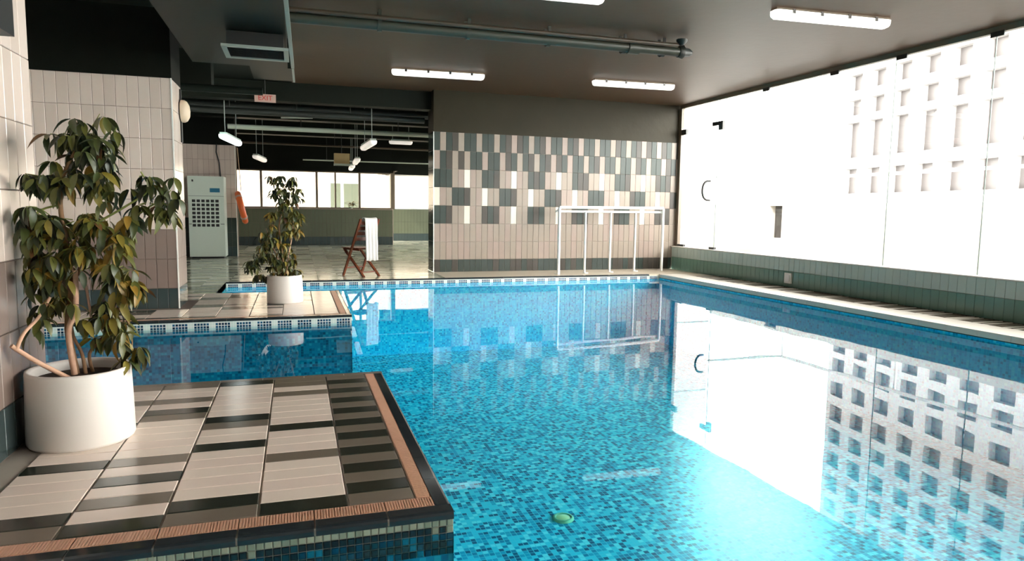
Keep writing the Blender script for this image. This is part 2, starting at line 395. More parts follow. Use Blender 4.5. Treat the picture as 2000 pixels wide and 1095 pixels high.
# ---- floors
# near platform
def strip_profile(mb, axis, a0, a1, p_out, sgn, z=0, w_=.06, drop=.028):
    """rounded nosing bar running along axis from a0 to a1; outer face at p_out, body extends inwards by w_"""
    prof = [(0, -drop), (0, -.012), (.004, -.004), (.012, 0), (w_, 0), (w_, -drop)]
    v = []
    for a in (a0, a1):
        for d, zz in prof:
            p = p_out - sgn * d
            v.append((a, p, zz) if axis == 'x' else (p, a, zz))
    n = len(prof)
    mb.add(v, [tuple(range(n)), tuple(range(n, 2 * n))[::-1]] + [(i, (i + 1) % n, n + (i + 1) % n, n + i) for i in range(n)])

FR_FLOOR = lambda x, y, z=0: frame((x, y, z), (1, 0, 0), (0, 1, 0)) @ Matrix.Scale(-1, 4, (0, 1, 0))
def floor_tile(x0, y0, w_, h, mkey, parent, gap=.003):
    o = bpy.data.objects.new('tile', tile_mesh(w_ - .007, h - .004, mkey, .006)); COL.objects.link(o); o.parent = parent
    # local y (out) -> +Z, local z -> -Y..: rotate +90 deg about X
    o.matrix_world = Matrix.Translation((x0 + w_ / 2, y0 + h / 2, -.006)) @ Matrix.Rotation(PI / 2, 4, 'X') @ Matrix.Rotation(R.uniform(-.003, .003), 4, 'X') @ Matrix.Rotation(R.uniform(-.003, .003), 4, 'Z')
    return o
mb = MB(); mb.box(-3.2, .4965, 2.1845, 4.2745, -.027, -.0042); mb.box(-3.2, .494, 2.1915, 4.272, -.156, -.027)
deck = struct('floor', mb, M['grout'], 'near tiled pool platform with dark bullnose edge jutting into the water', 'floor')
RH = .0997; Y0 = 2.3227
SEQ = ['GDGDGDGDGDGDGDGDGDG', 'DLLLLGLLLDLLLLLGLGG', 'GDLLLLLDLLGDLLLLLLD', 'DLGLDLGLLLLLGDLGLLG', 'GDLLLLDLLLLDLLLGLLG', 'LLLLLLLGLLLLLDLLLLD', 'LLDLLLLLDLLLLGLLLLL',
       'LGLLLLDLLLLLLLGLLLL', 'DLLLLLLLGLLLLLLDLLL', 'LLLGLLLLLLDLLLLLLLL', 'LLLLDLLLLLLLGLLLLLL', 'DLLLLLLGLLLLLLLLLLL']
xs = [(.1555, .388 - .1555)] + [(.1555 - .2951 * (i + 1), .2951) for i in range(11)]
for (x0, w_), seq in zip(xs, SEQ):
    for i, ch in enumerate(seq):
        if x0 < -1.14 and i < 13: continue                     # under the wall on the left
        k = {'D': 'dark', 'G': 'grey', 'L': 'light' if R.random() < .6 else 'light2'}[ch]
        floor_tile(x0, Y0 + RH * i, w_, RH, k, deck)
# ribbed pink strip and dark bullnose around the near platform
def ribbed(x0, x1, y0, y1, along):
    mb = MB(); mb.box(x0, x1, y0, y1, -.006, -.0015)
    n = int(((x1 - x0) if along == 'x' else (y1 - y0)) / .009)
    for i in range(n):
        if along == 'x': a = x0 + (i + .5) * (x1 - x0) / n; mb.box(a - .0026, a + .0026, y0 + .004, y1 - .004, -.0015, .0006)
        else: a = y0 + (i + .5) * (y1 - y0) / n; mb.box(x0 + .004, x1 - .004, a - .0026, a + .0026, -.0015, .0006)
    return mb
jx = [.4995, .275, .04, -.195, -.43, -.665, -.90, -1.135]
for a, b in zip(jx, jx[1:]):
    mb = MB(); strip_profile(mb, 'x', b + .003, a - .003, 2.18, -1, drop=.028)
    obj('edge_tile', mb, M['navy'], deck)
    obj('ribbed_tile', ribbed(b + .0015, min(a, .445) - .0015, 2.2425, 2.3195, 'x'), M['pink'], deck)
ys = [2.243 + .235 * i for i in range(9)]; ys[-1] = 4.216
for a, b in zip(ys, ys[1:]):
    mb = MB(); strip_profile(mb, 'y', a + .0015, b - .0015, .5, 1, w_=.055)
    obj('edge_tile', mb, M['navy'], deck)
    obj('ribbed_tile', ribbed(.390, .4435, max(a, 2.3227) + .0015, b - .0015, 'y'), M['pink'], deck)
for i in range(11):
    a = .4995 - .235 * i
    mb = MB(); strip_profile(mb, 'x', a - .235 + .0015, a - .0015, 4.278, 1, w_=.06)
    obj('edge_tile', mb, M['grey'], deck)
# mosaic chips on the front face above and just under the water line
face = frame((0, 2.1865, 0), (1, 0, 0), (0, 0, 1)) @ Matrix.Scale(1, 4)
fface = Matrix(((-1, 0, 0, 0), (0, -1, 0, 2.190), (0, 0, 1, 0), (0, 0, 0, 1)))
P = .0255
for row in range(5):
    for c in range(56):
        z0 = -.028 - P * (row + 1)
        if row == 0: k = 'chip_pale' if R.random() < .6 else 'chip_grey'
        elif row == 1: k = R.choice(['chip_navy'] * 6 + ['chip_teal', 'chip_grey'])
        else: k = R.choice(['chip_cyan', 'chip_blue', 'chip_teal', 'chip_blue', 'chip_navy'])
        put_tile(fface, -.497 + P * c, z0, P, P, k, deck, gap=.0022, t=.004, name='mosaic_chip')

# middle platform
mb = MB(); mb.box(-3.2, .494, 6.651, 8.68, -.10, -.0045)
deck2 = struct('floor.001', mb, M['grout_dark'], 'middle tiled pool platform carrying the smaller potted tree', 'floor')
cols = [(.1555, .2325)] + [(.1555 - .2951 * (i + 1), .2951) for i in range(10)]
for ci, (x0, w_) in enumerate(cols):
    i = 0; y = 6.76
    while y + RH <= 8.66:
        rr = R.random(); k = 'light' if rr < .5 else 'light2' if rr < .72 else 'grey' if rr < .9 else 'dark'
        if ci == 0: k = 'light' if i % 3 else 'light2'
        if not (x0 < -1.2 and 7.40 < y + RH and y < 8.05): floor_tile(x0, y, w_, RH, k, deck2)
        y += RH; i += 1
for i in range(13):
    a = .4995 - .28 * i
    mb = MB(); strip_profile(mb, 'x', a - .28 + .0015, a - .0015, 6.64, -1, w_=.055, drop=.022); obj('edge_tile', mb, M['navy'], deck2)
    obj('ribbed_tile', ribbed(a - .28 + .0015, min(a, .44) - .0015, 6.697, 6.756, 'x'), M['pink'], deck2)
for i in range(7):
    mb = MB(); strip_profile(mb, 'y', 6.70 + .283 * i + .0015, 6.70 + .283 * (i + 1) - .0015, .5, 1, w_=.045, drop=.022); obj('edge_tile', mb, M['navy'], deck2)
    obj('ribbed_tile', ribbed(.392, .452, 6.76 + .27 * i + .0015, 6.76 + .27 * (i + 1) - .0015, 'y'), M['pink'], deck2)
mb = MB(); quad(mb, (-3.2, 6.649, -.105), (.496, 6.649, -.105), (.496, 6.649, -.021), (-3.2, 6.649, -.021))
quad(mb, (.496, 6.649, -.105), (.496, 8.68, -.105), (.496, 8.68, -.021), (.496, 6.649, -.021))
obj('border_band', mb, M['border'], deck2)

# hall floor: behind the pool, left part and far room
mb = MB()
for x0, x1, y0, y1 in ((-6, -.92, 8.68, 22), (-.92, 2.12, 9.965, 22), (2.12, 9, 11.4, 22)):
    mb.box(x0, x1, y0, y1, -.3, 0)
struct('floor.002', mb, M['floor_tiles'], 'glossy patterned tile floor running from the pool into the far room', 'floor')
mb = MB(); mb.box(2.12, 6.45, 9.965, 10.89, -.3, 0); mb.prism([(xr(9.92) + .012, 9.93), (6.48, 9.4), (6.48, 9.965), (xr(9.92) + .012, 9.965)], -.3, -.001)
struct('floor.003', mb, mat('back_deck_tile', srgb(206, 192, 172), .3, var=.06, scale=4), 'pale walkway strip at the foot of the patterned wall', 'floor')
for i in range(24):
    a = -.92 + .28 * i
    if a + .28 > xr(9.92) + .06: break
    mb = MB(); strip_profile(mb, 'x', a + .0015, a + .2785, 9.915, -1, w_=.05, drop=.022)
    o = obj('edge_tile', mb, M['navy'])
    if i == 0: root_trim = tag(o, 'thin dark edging along the far side of the pool', 'edging', kind='structure'); o.name = 'trim_1'
    else: o.parent = root_trim

# right hand deck: coping, grating and low wall (skew frame)
def S(u, y, z): return (wx(y) + u, y, z)
def sbox(mb, u0, u1, y0, y1, z0, z1):
    v = [S(u, y, z) for z in (z0, z1) for y in (y0, y1) for u in (u0, u1)]
    mb.add(v, [(0, 2, 3, 1), (4, 5, 7, 6), (0, 1, 5, 4), (2, 6, 7, 3), (0, 4, 6, 2), (1, 3, 7, 5)])
mb = MB(); sbox(mb, -.78, .02, -3, 10.2, -.5, -.056)
cop = struct('floor.004', mb, M['coping_white'], 'narrow white coping along the window side of the pool', 'floor')
y = 9.9; i = 0
while y > -3:
    mb = MB(); sbox(mb, -.80, -.41, y - .3, y - .003, -.055, 0)
    obj('coping_stone', mb, M['coping_white'], cop); y -= .3
mb = MB(); sbox(mb, -.41, -.40, -3, 9.6, -.03, -.001); sbox(mb, -.03, 0, -3, 9.6, -.03, -.001); sbox(mb, -.40, -.03, -3, 9.6, -.0305, -.026)
gr = tag(obj('drain_grating', mb, M['drain']), 'long slatted overflow grating between white coping and low tiled wall', 'grating')
sl = MB(); sl.box(-.185, .185, -.009, .009, -.006, .004); slm = sl.mesh('slat', M['slat']); slp = sl.mesh('slat', M['coping_white'])
for i in range(165):
    y = 9.5 - .048 * i; o = link('slat', slp if R.random() < .35 else slm, gr, S(-.215, y, -.004), (0, 0, -.025))
mb = MB()
for i in range(100):
    y = 9.5 - .048 * (165 + i); mb.box(wx(y) - .4, wx(y) - .03, y - .014, y + .014, -.008, 0)
stuff(obj('slat_field', mb, M['slat'], gr))

# low tiled wall, right
mb = MB(); sbox(mb, .0085, .22, -3, 10.885, -.3, .40)
wr = struct('wall_right', mb, M['grout'], 'low dark green tiled wall below the glass on the window side', 'wall')
mb = MB(); sbox(mb, -.004, .23, -3, 10.885, .40, .412); obj('ledge', mb, M['white_wall'], wr)
th = math.atan(-.025)
runv = Vector((-.025, 1, 0)).normalized()
for i in range(92):
    y0 = 10.86 - .1 * (i + 1)
    fr = Matrix(((0, 0, 0, 0),) * 4)
    run = runv; up = Vector((0, 0, 1)); out = Vector((-1, -.025, 0)).normalized()
    fr = Matrix(((run.x, out.x, 0, wx(y0) + .008), (run.y, out.y, 0, y0), (0, 0, 1, 0), (0, 0, 0, 1)))
    put_tile(fr, 0, -.015, .1, .235, 'low_dark', wr)
    put_tile(fr, 0, .22, .1, .178, 'w_grey_green', wr)

# back wall with the tile pattern
mb = MB(); mb.box(2.128, 6.62, 10.892, 11.35, 0, 2.25)
wb = struct('wall_back', mb, M['grout'], 'wall of upright tiles with a chequered taupe, dark and white pattern', 'wall')
mb = MB(); mb.box(2.12, 6.62, 10.888, 11.354, 2.25, CEIL)
obj('painted_band', mb, M['upper_paint'], wb)
Tm = Matrix(((-1, 0, 0, 0), (0, -1, 0, 10.892), (0, 0, 1, 0), (0, 0, 0, 1)))  # placeholder (mirrored run)
bf = Matrix(((-1, 0, 0, 2.1233), (0, -1, 0, 10.892), (0, 0, 1, 0), (0, 0, 0, 1)))
def back_key(row, c):
    if row == 0: k = 'T' if c % 3 == 1 else 'D'
    elif row == 1: k = ('TDDTDT'[c]) if c < 6 else ('T' if c % 3 == 2 else 'D')
    elif row in (2, 4): k = 'DDDTTWTT'[c % 8]
    elif row == 3: k = 'WTTDDDTT'[c % 8]
    elif row in (5, 6): k = 'T'
    else: k = 'D'
    return {'T': R.choice(['w_taupe', 'w_taupe', 'w_taupe2']), 'D': R.choice(['w_dark', 'w_dark', 'w_dark2']), 'W': 'w_white'}[k]
cnt = 0; rest = {}
cells = [(c, r) for c in range(45) for r in range(7)]
for c, r in cells:
    z0, h = ROWS[7 - r]; k = back_key(r, c)
    if cnt < 300: put_tile(bf, -(.1 * (c + 1)), z0, .1, h, k, wb); cnt += 1
    else: rest.setdefault(k, []).append((-(.1 * (c + 1)), z0, .1, h))
for k, cl in rest.items(): join_tiles(bf, cl, k, wb)
mb = MB(); mb.box(2.14, 6.6, 10.888, 10.8935, 0, .2033)
bb = struct('baseboard_back', mb, M['grout'], 'row of dark green tiles along the foot of the patterned wall', 'baseboard')
for c in range(44): put_tile(Matrix(((-1, 0, 0, 2.1233), (0, -1, 0, 10.8905), (0, 0, 1, 0), (0, 0, 0, 1))), -(.1 * (c + 1)), .001, .1, .2023, 'w_dark' if R.random() < .7 else 'w_dark2', bb)
# end face of that wall (faces the far room opening)
ef = Matrix(((0, -1, 0, 2.128), (1, 0, 0, 10.892), (0, 0, 1, 0), (0, 0, 0, 1)))
ef = Matrix(((0, -1, 0, 2.128), (-1, 0, 0, 0), (0, 0, 1, 0), (0, 0, 0, 1)))
for i in range(4):
    for r in range(8):
        z0, h = ROWS[r]
        o = bpy.data.objects.new('tile', tile_mesh(.110, h - .003, 'w_teal')); COL.objects.link(o); o.parent = wb
        o.matrix_world = Matrix(((0, -1, 0, 2.128), (1, 0, 0, 10.95 + .113 * i), (0, 0, 1, z0 + h / 2), (0, 0, 0, 1)))
def vtrim(n, x, y, z0, z1, label, m='white_pl'):
    mb = MB(); mb.box(x - .006, x + .006, y - .006, y + .006, z0, z1)
    return struct('trim_%d' % n, mb, M[m], label, 'trim')
vtrim(2, 2.121, 10.884, 0, 2.25, 'thin white corner trim on the left edge of the patterned wall')

# wall left (near) : x = -1.13, up to y = 3.66
mb = MB(); mb.box(-1.6, -1.138, -1.0, 3.652, -.5, CEIL)
wl = struct('wall_left', mb, M['grout_dark'], 'cream tiled wall at the left edge behind the large pot', 'wall')
def lf(x, y): return Matrix(((0, 1, 0, x), (-1, 0, 0, y), (0, 0, 1, 0), (0, 0, 0, 1)))   # faces +X, run towards -Y
def upper(): return 'w_cream' if R.random() < .6 else 'w_cream2'
for i in range(14):
    for r in range(9):
        if r < 8: z0, h = ROWS[r]
        else: z0, h = 2.25, .2924
        k = 'w_teal' if r == 0 else 'w_brown' if r < 3 else upper()
        put_tile(lf(-1.138, 3.652), .1 * i, z0, .1, h, k, wl)
for r in range(8):       # end face towards the far side
    z0, h = ROWS[r]
mb = MB(); mb.box(-1.6, -1.13, -1.0, 3.66, 2.543, CEIL); obj('painted_band', mb, M['w_cream'], wl)

# pier wall y = 7.44 and its side x = -1.125
mb = MB(); mb.box(-3.4, -1.133, 7.448, 8.0, -.3, 2.25)
wp = struct('wall_middle', mb, M['grout_dark'], 'cream and brown tiled pier wall behind the large potted tree', 'wall')
mb = MB(); mb.box(-3.4, -1.125, 7.44, 8.008, 2.25, CEIL); obj('painted_band', mb, M['black_paint'], wp)
pf = Matrix(((-1, 0, 0, -1.125), (0, -1, 0, 7.448), (0, 0, 1, 0), (0, 0, 0, 1)))
for i in range(14):
    for r in range(8):
        z0, h = ROWS[r]; k = 'w_teal' if r == 0 else 'w_brown' if r < 3 else upper()
        put_tile(pf, .0975 * i, z0, .0975, h, k, wp)
for i in range(5):
    for r in range(8):
        z0, h = ROWS[r]; k = 'w_teal' if r == 0 else 'w_taupe2' if r < 3 else upper()
        put_tile(lf(-1.133, 8.0), .112 * i, z0, .112, h, k, wp)
vtrim(3, -1.128, 7.443, 0, 2.25, 'thin white corner trim on the edge of the pier wall')

# rear wall behind the appliance, y = 15.05
mb = MB(); mb.box(-4, -1.158, 15.058, 15.5, 0, 2.25)
wv = struct('wall_rear', mb, M['grout_dark'], 'pale tiled wall end behind the tall white appliance', 'wall')
mb = MB(); mb.box(-4, -1.15, 15.05, 15.5, 2.25, 3.4); obj('painted_band', mb, M['black_paint'], wv)
vf = Matrix(((-1, 0, 0, -1.15), (0, -1, 0, 15.058), (0, 0, 1, 0), (0, 0, 0, 1)))
for i in range(11):
    for r in range(8):
        z0, h = ROWS[r]; k = 'w_teal' if r == 0 else 'w_dark' if r < 3 else upper()
        put_tile(vf, .1 * i, z0, .1, h, k, wv)
mb = MB()
vtrim(4, -1.153, 15.053, 0, 2.25, 'thin white corner trim beside the hanging orange ring')

# far wall with window band
mb = MB(); mb.box(-4, 2.6, 19.31, 19.6, 0, .985)
wf = struct('wall_far', mb, M['grout_dark'], 'far wall with dark green tiled lower half under the windows', 'wall')
ff = Matrix(((-1, 0, 0, 2.6), (0, -1, 0, 19.31), (0, 0, 1, 0), (0, 0, 0, 1)))
join_tiles(ff, [(.1 * i, 0, .1, .23) for i in range(45)], 'w_teal', wf, name='base_tiles')
join_tiles(ff, [(.1 * i, .23, .1, .37) for i in range(45)], 'far_green', wf)
join_tiles(ff, [(.1 * i, .60, .1, .37) for i in range(45)], 'far_green', wf)
mb = MB(); mb.box(-4, 2.6, 19.29, 19.6, .975, 1.0); obj('window_sill', mb, M['w_taupe'], wf)
mb = MB(); mb.box(-4, 2.62, 19.3, 19.6, 2.0, 3.4); mb.box(2.6, 2.75, 19.3, 21.7, 2.06, 3.4); obj('painted_band', mb, M['black_paint'], wf)
mb = MB(); mb.box(2.75, 6.2, 21.71, 22, 0, 1.0)
wf2 = struct('wall_far.001', mb, M['w_dark'], 'recessed dark lower wall right of the window corner in the far room', 'wall')
join_tiles(Matrix(((-1, 0, 0, 6.0), (0, -1, 0, 21.71), (0, 0, 1, 0), (0, 0, 0, 1))), [(.1 * i, z, .1, h) for i in range(33) for z, h in ((.23, .37), (.6, .39))], 'far_green', wf2)
join_tiles(Matrix(((-1, 0, 0, 6.0), (0, -1, 0, 21.71), (0, 0, 1, 0), (0, 0, 0, 1))), [(.1 * i, 0, .1, .23) for i in range(33)], 'w_teal', wf2, name='base_tiles')
mb = MB(); mb.box(2.5, 6.2, 21.7, 22, 2.08, 3.4); obj('painted_band', mb, M['black_paint'], wf2)
vtrim(5, 2.605, 19.30, 0, 1.0, 'pale corner trim where the far wall steps back', 'w_cream')
# side closures of the far room and the hall (out of view)
mb = MB(); mb.box(-6.2, -6, 8, 22, 0, 3.4); mb.box(-6.2, -3.3, 7.9, 8.1, 0, 3.4)
struct('wall_left.001', mb, M['black_paint'], 'dark side wall of the far room at its left end', 'wall')
mb = MB(); mb.box(6.2, 6.4, 11.35, 22, 0, .6); mb.box(6.2, 6.4, 11.35, 22, 2.3, 3.4); mb.box(6.2, 6.4, 11.35, 12.5, .6, 2.3); mb.box(6.2, 6.4, 16.2, 16.5, .6, 2.3); mb.box(6.2, 6.4, 21.6, 22, .6, 2.3)
struct('wall_right.001', mb, M['black_paint'], 'dark side wall of the far room behind the patterned wall', 'wall')
mb = MB(); mb.box(6.29, 6.3, 12.5, 16.2, .6, 2.3); mb.box(6.29, 6.3, 16.5, 21.6, .6, 2.3); struct('window_5', mb, M['glass'], 'side windows of the far room towards the terrace', 'window')
mb = MB(); mb.box(-3.5, -3.3, -3.2, 8, -1.2, 2.9); struct('wall_left.002', mb, M['w_cream'], 'tiled wall at the hidden left end of the side channels', 'wall')
mb = MB(); mb.box(-3.5, 7.2, -3.4, -3.2, -1.2, 2.9); struct('wall_front', mb, M['w_cream'], 'wall behind the viewpoint closing the pool hall', 'wall')

# ceiling
mb = MB(); mb.prism([(-.02, -3.4), (wx(-3.4) + .15, -3.4), (wx(11.36) + .15, 11.36), (-.02, 11.36)], CEIL, CEIL + .25)
struct('ceiling', mb, M['ceiling'], 'brown painted concrete ceiling over the pool', 'ceiling')
mb = MB(); mb.box(-6.2, -.02, -3.4, 11.36, CEIL, CEIL + .25); mb.box(-6.2, 6.4, 11.36, 19.6, 3.1, 3.35); mb.box(2.6, 6.4, 19.6, 22, 3.1, 3.35)
struct('ceiling.001', mb, M['ceiling_dark'], 'dark painted ceiling over the far room and its services', 'ceiling')
mb = MB(); mb.box(-6.2, 2.12, 11.10, 11.36, 2.62, 3.1); struct('trim_6', mb, M['ceiling_dark'], 'dark ceiling beam crossing the opening to the far room', 'beam')
mb = MB(); mb.box(-6, 6.2, 14.2, 14.5, 2.72, 3.1); struct('trim_7', mb, M['ceiling_dark'], 'dark ceiling beam halfway down the far room', 'beam')
mb = MB(); mb.box(-6, 6.2, 17.0, 17.3, 2.70, 3.1); struct('trim_8', mb, M['ceiling_dark'], 'dark ceiling beam closest to the far windows', 'beam')
mb = MB(); mb.box(-3.3, -.95, 9.2, 9.5, 2.45, 2.9); struct('trim_9', mb, M['ceiling_dark'], 'dark ceiling beam behind the air duct beside the pier', 'beam')

# ---- far windows: frames, mullions, panes
win = struct('window_1', MB().box(-4, 2.6, 19.36, 19.42, 1.0, 1.03), M['frame_brown'], 'long band of cream lit windows across the far room', 'window')
mb = MB(); mb.box(-4, 2.6, 19.36, 19.42, 1.97, 2.0); obj('window_frame', mb, M['frame_brown'], win)
mull = [-3.8, -2.2, -.86, .56, 1.05, 1.70, 2.6]
for i, x in enumerate(mull):
    mb = MB(); wd = .022 if i in (4,) else .03
    mb.box(x - wd, x + wd, 19.35, 19.43, 1.0, 2.0); obj('mullion', mb, M['frame_brown'], win)
for a, b in zip(mull, mull[1:]):
    mb = MB(); mb.box(a + .03, b - .03, 19.385, 19.392, 1.03, 1.97); obj('pane', mb, M['glass'], win)
win2 = struct('window_2', MB().box(2.7, 6.2, 21.74, 21.8, 1.0, 1.03), M['white_pl'], 'bright window in the recess right of the far window corner', 'window')
mb = MB(); mb.box(2.7, 6.2, 21.74, 21.8, 2.04, 2.08); obj('window_frame', mb, M['white_pl'], win2)
mb = MB(); mb.box(2.78, 6.2, 21.765, 21.772, 1.03, 2.04); obj('pane', mb, M['glass'], win2)
mb = MB(); mb.box(2.55, 2.66, 19.3, 19.55, 1.0, 2.06); obj('mullion', mb, M['frame_brown'], win)

# ---- glass wall on the right
GU = .10
gw = struct('window_3', (lambda m_: (sbox(m_, GU - .03, GU + .03, -3, 10.86, 2.84, CEIL), m_)[1])(MB()), M['frame_brown'], 'floor to ceiling frameless glass wall along the pool', 'window')
mb = MB(); sbox(mb, GU - .03, GU + .03, 10.80, 10.886, .412, 2.84); obj('window_frame', mb, M['frame_brown'], gw)
seams = [9.75, 6.4, 5.23, 4.0, 2.8, 1.6, .4, -.8, -2.0, -3.0]
for a, b in zip(seams, seams[1:]):
    mb = MB(); sbox(mb, GU - .005, GU + .005, b + .003, a - .003, .414, 2.84); obj('glass_panel', mb, M['glass'], gw)
for a in seams[:-1]:
    mb = MB(); sbox(mb, GU - .006, GU + .006, a - .003, a + .003, .414, 2.84); obj('seam', mb, M['vent'], gw)
mb = MB(); sbox(mb, GU - .005, GU + .005, 9.753, 10.80, 2.50, 2.84); obj('glass_panel', mb, M['glass'], gw)
for y in (8.6, 7.3, 6.3, 5.2):
    mb = MB(); sbox(mb, GU - .04, GU - .02, y - .07, y + .07, 2.80, 2.85); obj('bracket', mb, M['dark_metal'], gw)
dr = struct('door_1', (lambda m_: (sbox(m_, GU - .006, GU + .006, 9.757, 10.72, .43, 2.47), m_)[1])(MB()), M['glass'], 'frameless glass door at the far end of the glass wall', 'door')
for y0, y1, z0, z1 in ((9.70, 9.90, 2.44, 2.50), (9.62, 9.72, 2.36, 2.50), (9.72, 9.86, .414, .45), (10.62, 10.80, .414, .45), (10.66, 10.80, 2.38, 2.47)):
    mb = MB(); sbox(mb, GU - .022, GU + .022, y0, y1, z0, z1); obj('patch_fitting', mb, M['dark_metal'], dr)
for s in (-1,):
    pts = [S(GU + s * (.01 + .15 * math.sin(PI * t / 12) ** .6), 9.90, 1.385 + .16 * math.cos(PI * t / 12)) for t in range(13)]
    obj('door_handle', MB().tube(pts, .018, 8), M['dark_metal'], dr)

# ================================================================== OUTSIDE
mb = MB(); mb.box(6.75, 9.35, -6, 24, -.3, -.05); struct('floor.005', mb, M['terrace'], 'pale terrace outside the glass wall', 'floor')
mb = MB()
ny0, ny1, nz0, nz1 = 11.49, 11.88, .52, 1.175
mb.box(9.35, 9.6, -6, ny0, -.3, 1.21); mb.box(9.35, 9.6, ny1, 24, -.3, 1.21); mb.box(9.35, 9.6, ny0, ny1, -.3, nz0); mb.box(9.35, 9.6, ny0, ny1, nz1, 1.21)
pa = tag(obj('parapet_wall', mb, M['white_wall']), 'solid white parapet bounding the terrace outside the glass', 'parapet')
mb = MB(); mb.box(9.5, 9.6, ny0 - .01, ny1 + .01, nz0, nz1); obj('niche', mb, M['window_dark'], pa)
hr = thing('handrail', 'white metal handrail running above the terrace parapet', 'handrail', (9.4, 6, 1.21))
inv = Matrix.Translation((-9.4, -6, -1.21))
def off(mb, d):
    mb.v = [(v[0] - d[0], v[1] - d[1], v[2] - d[2]) for v in mb.v]; return mb
HD = (9.4, 6, 1.21)
obj('rail', off(MB().bar((9.37, -5, 1.70), (9.37, 11.34, 1.70), .05, .05), HD), M['white_metal'], hr)
obj('rail', off(MB().bar((9.37, 11.34, 1.70), (7.3, 11.34, 1.70), .04, .04), HD), M['vent'], hr)
for y in (11.34, 8.6, 5.8, 3, .2, -2.6): obj('post', off(MB().bar((9.42, y, 1.2), (9.42, y, 1.70), .03, .03), HD), M['white_metal'], hr)
mb = MB(); mb.box(-60, 90, 25, 90, -8.2, -8); mb.box(9.6, 90, -60, 25, -8.2, -8)
struct('ground', mb, M['terrace'], 'pale street level ground far below the terrace outside', 'ground')
# side wall outside, continuing the patterned wall
mb = MB(); mb.box(6.78, 7.55, 11.2, 11.35, -.05, 4.5)
sw = tag(obj('side_wall', mb, M['white_wall']), 'white panelled side wall just outside the glass door', 'wall', kind='structure')
for z in (.9, 2.25, 3.4):
    mb = MB(); mb.box(6.78, 7.55, 11.192, 11.2, z - .008, z + .008); obj('panel_joint', mb, M['vent'], sw)

# apartment block with window grid
ang = math.radians(6.2); ca, sa = math.cos(ang), math.sin(ang); CC = 20.0645
BO = (CC * ca, -CC * sa, 0)      # point of the facade plane with t = 0
bl = thing('apartment_building', 'white tower block with a grid of recessed openings beyond the terrace', 'building', (BO[0], BO[1], 0))
# local frame: run t along (sa, ca), out towards the camera (-ca, sa)
def bp(t, dpt, z): return (sa * t + ca * dpt, ca * t - sa * dpt, z)     # dpt > 0 = into the building
ts = [26.75]; openings = []
c0 = 25.79; cx = []
for i in range(11): cx.append((25.72 - 1.345 * i, 26.5 - 1.345 * i))
zr = [(1.9, 2.95), (3.42, 4.9), (5.2, 5.85), (6.22, 6.9)] + [(7.35 + 1.06 * i, 8.02 + 1.06 * i) for i in range(30)]
edges_t = [26.75]
for a, b in cx: edges_t += [b, a]
edges_t.append(cx[-1][0] - .6)
edges_z = [-8.0]
for a, b in zr: edges_z += [a, b]
edges_z.append(40.2)
mb = MB()
for i in range(len(edges_t) - 1):
    for j in range(len(edges_z) - 1):
        if i % 2 == 1 and j % 2 == 1: continue
        t1, t0 = edges_t[i], edges_t[i + 1]; z0, z1 = edges_z[j], edges_z[j + 1]
        mb.add([bp(t0, 0, z0), bp(t1, 0, z0), bp(t1, 0, z1), bp(t0, 0, z1)], [(0, 1, 2, 3)])
for a, b in cx:      # reveals
    for z0, z1 in zr:
        D = .3
        mb.add([bp(a, 0, z0), bp(a, D, z0), bp(a, D, z1), bp(a, 0, z1)], [(0, 1, 2, 3)])
        mb.add([bp(b, 0, z0), bp(b, D, z0), bp(b, D, z1), bp(b, 0, z1)], [(0, 1, 2, 3)])
        mb.add([bp(a, 0, z0), bp(b, 0, z0), bp(b, D, z0), bp(a, D, z0)], [(0, 1, 2, 3)])
        mb.add([bp(a, 0, z1), bp(b, 0, z1), bp(b, D, z1), bp(a, D, z1)], [(0, 1, 2, 3)])
te = edges_t[-1]
mb.add([bp(26.75, 0, -8), bp(26.75, 12, -8), bp(26.75, 12, 40.2), bp(26.75, 0, 40.2)], [(0, 1, 2, 3)])
mb.add([bp(te, 0, 40.2), bp(26.75, 0, 40.2), bp(26.75, 12, 40.2), bp(te, 12, 40.2)], [(0, 1, 2, 3)])
obj('wall', mb, M['tower_wall'], bl)
for ci, (a, b) in enumerate(cx):
    for z0, z1 in zr:
        if ci > 20: break
        mb = MB(); mb.add([bp(a, .28, z0), bp(b, .28, z0), bp(b, .28, z1), bp(a, .28, z1), bp(a, .33, z0), bp(b, .33, z0), bp(b, .33, z1), bp(a, .33, z1)],
                          [(0, 1, 2, 3), (7, 6, 5, 4), (0, 4, 5, 1), (2, 6, 7, 3), (0, 3, 7, 4), (1, 5, 6, 2)])
        obj('window', mb, M['window_dark'], bl)

# wall and window seen through the far windows
mb = MB(); mb.box(-7, 9, 24.6, 25, -3, 7)
cb = tag(obj('neighbour_building', mb, M['cream_wall']), 'cream neighbouring building seen through the far windows', 'building')
mb = MB(); mb.box(1.12, 2.2, 24.5, 24.62, .7, 1.93); obj('window_frame', mb, M['white_pl'], cb)
mb = MB(); mb.box(1.60, 2.12, 24.46, 24.52, .75, 1.86); mb.box(1.16, 1.5, 24.46, 24.52, .75, 1.86)
obj('window', mb, M['window_pane_grey'], cb)
mb = MB(); mb.box(-7, 9, 22, 24.6, -3.2, -3); tag(obj('lane', mb, M['terrace']), 'pale ground outside below the far windows', 'ground', kind='structure')

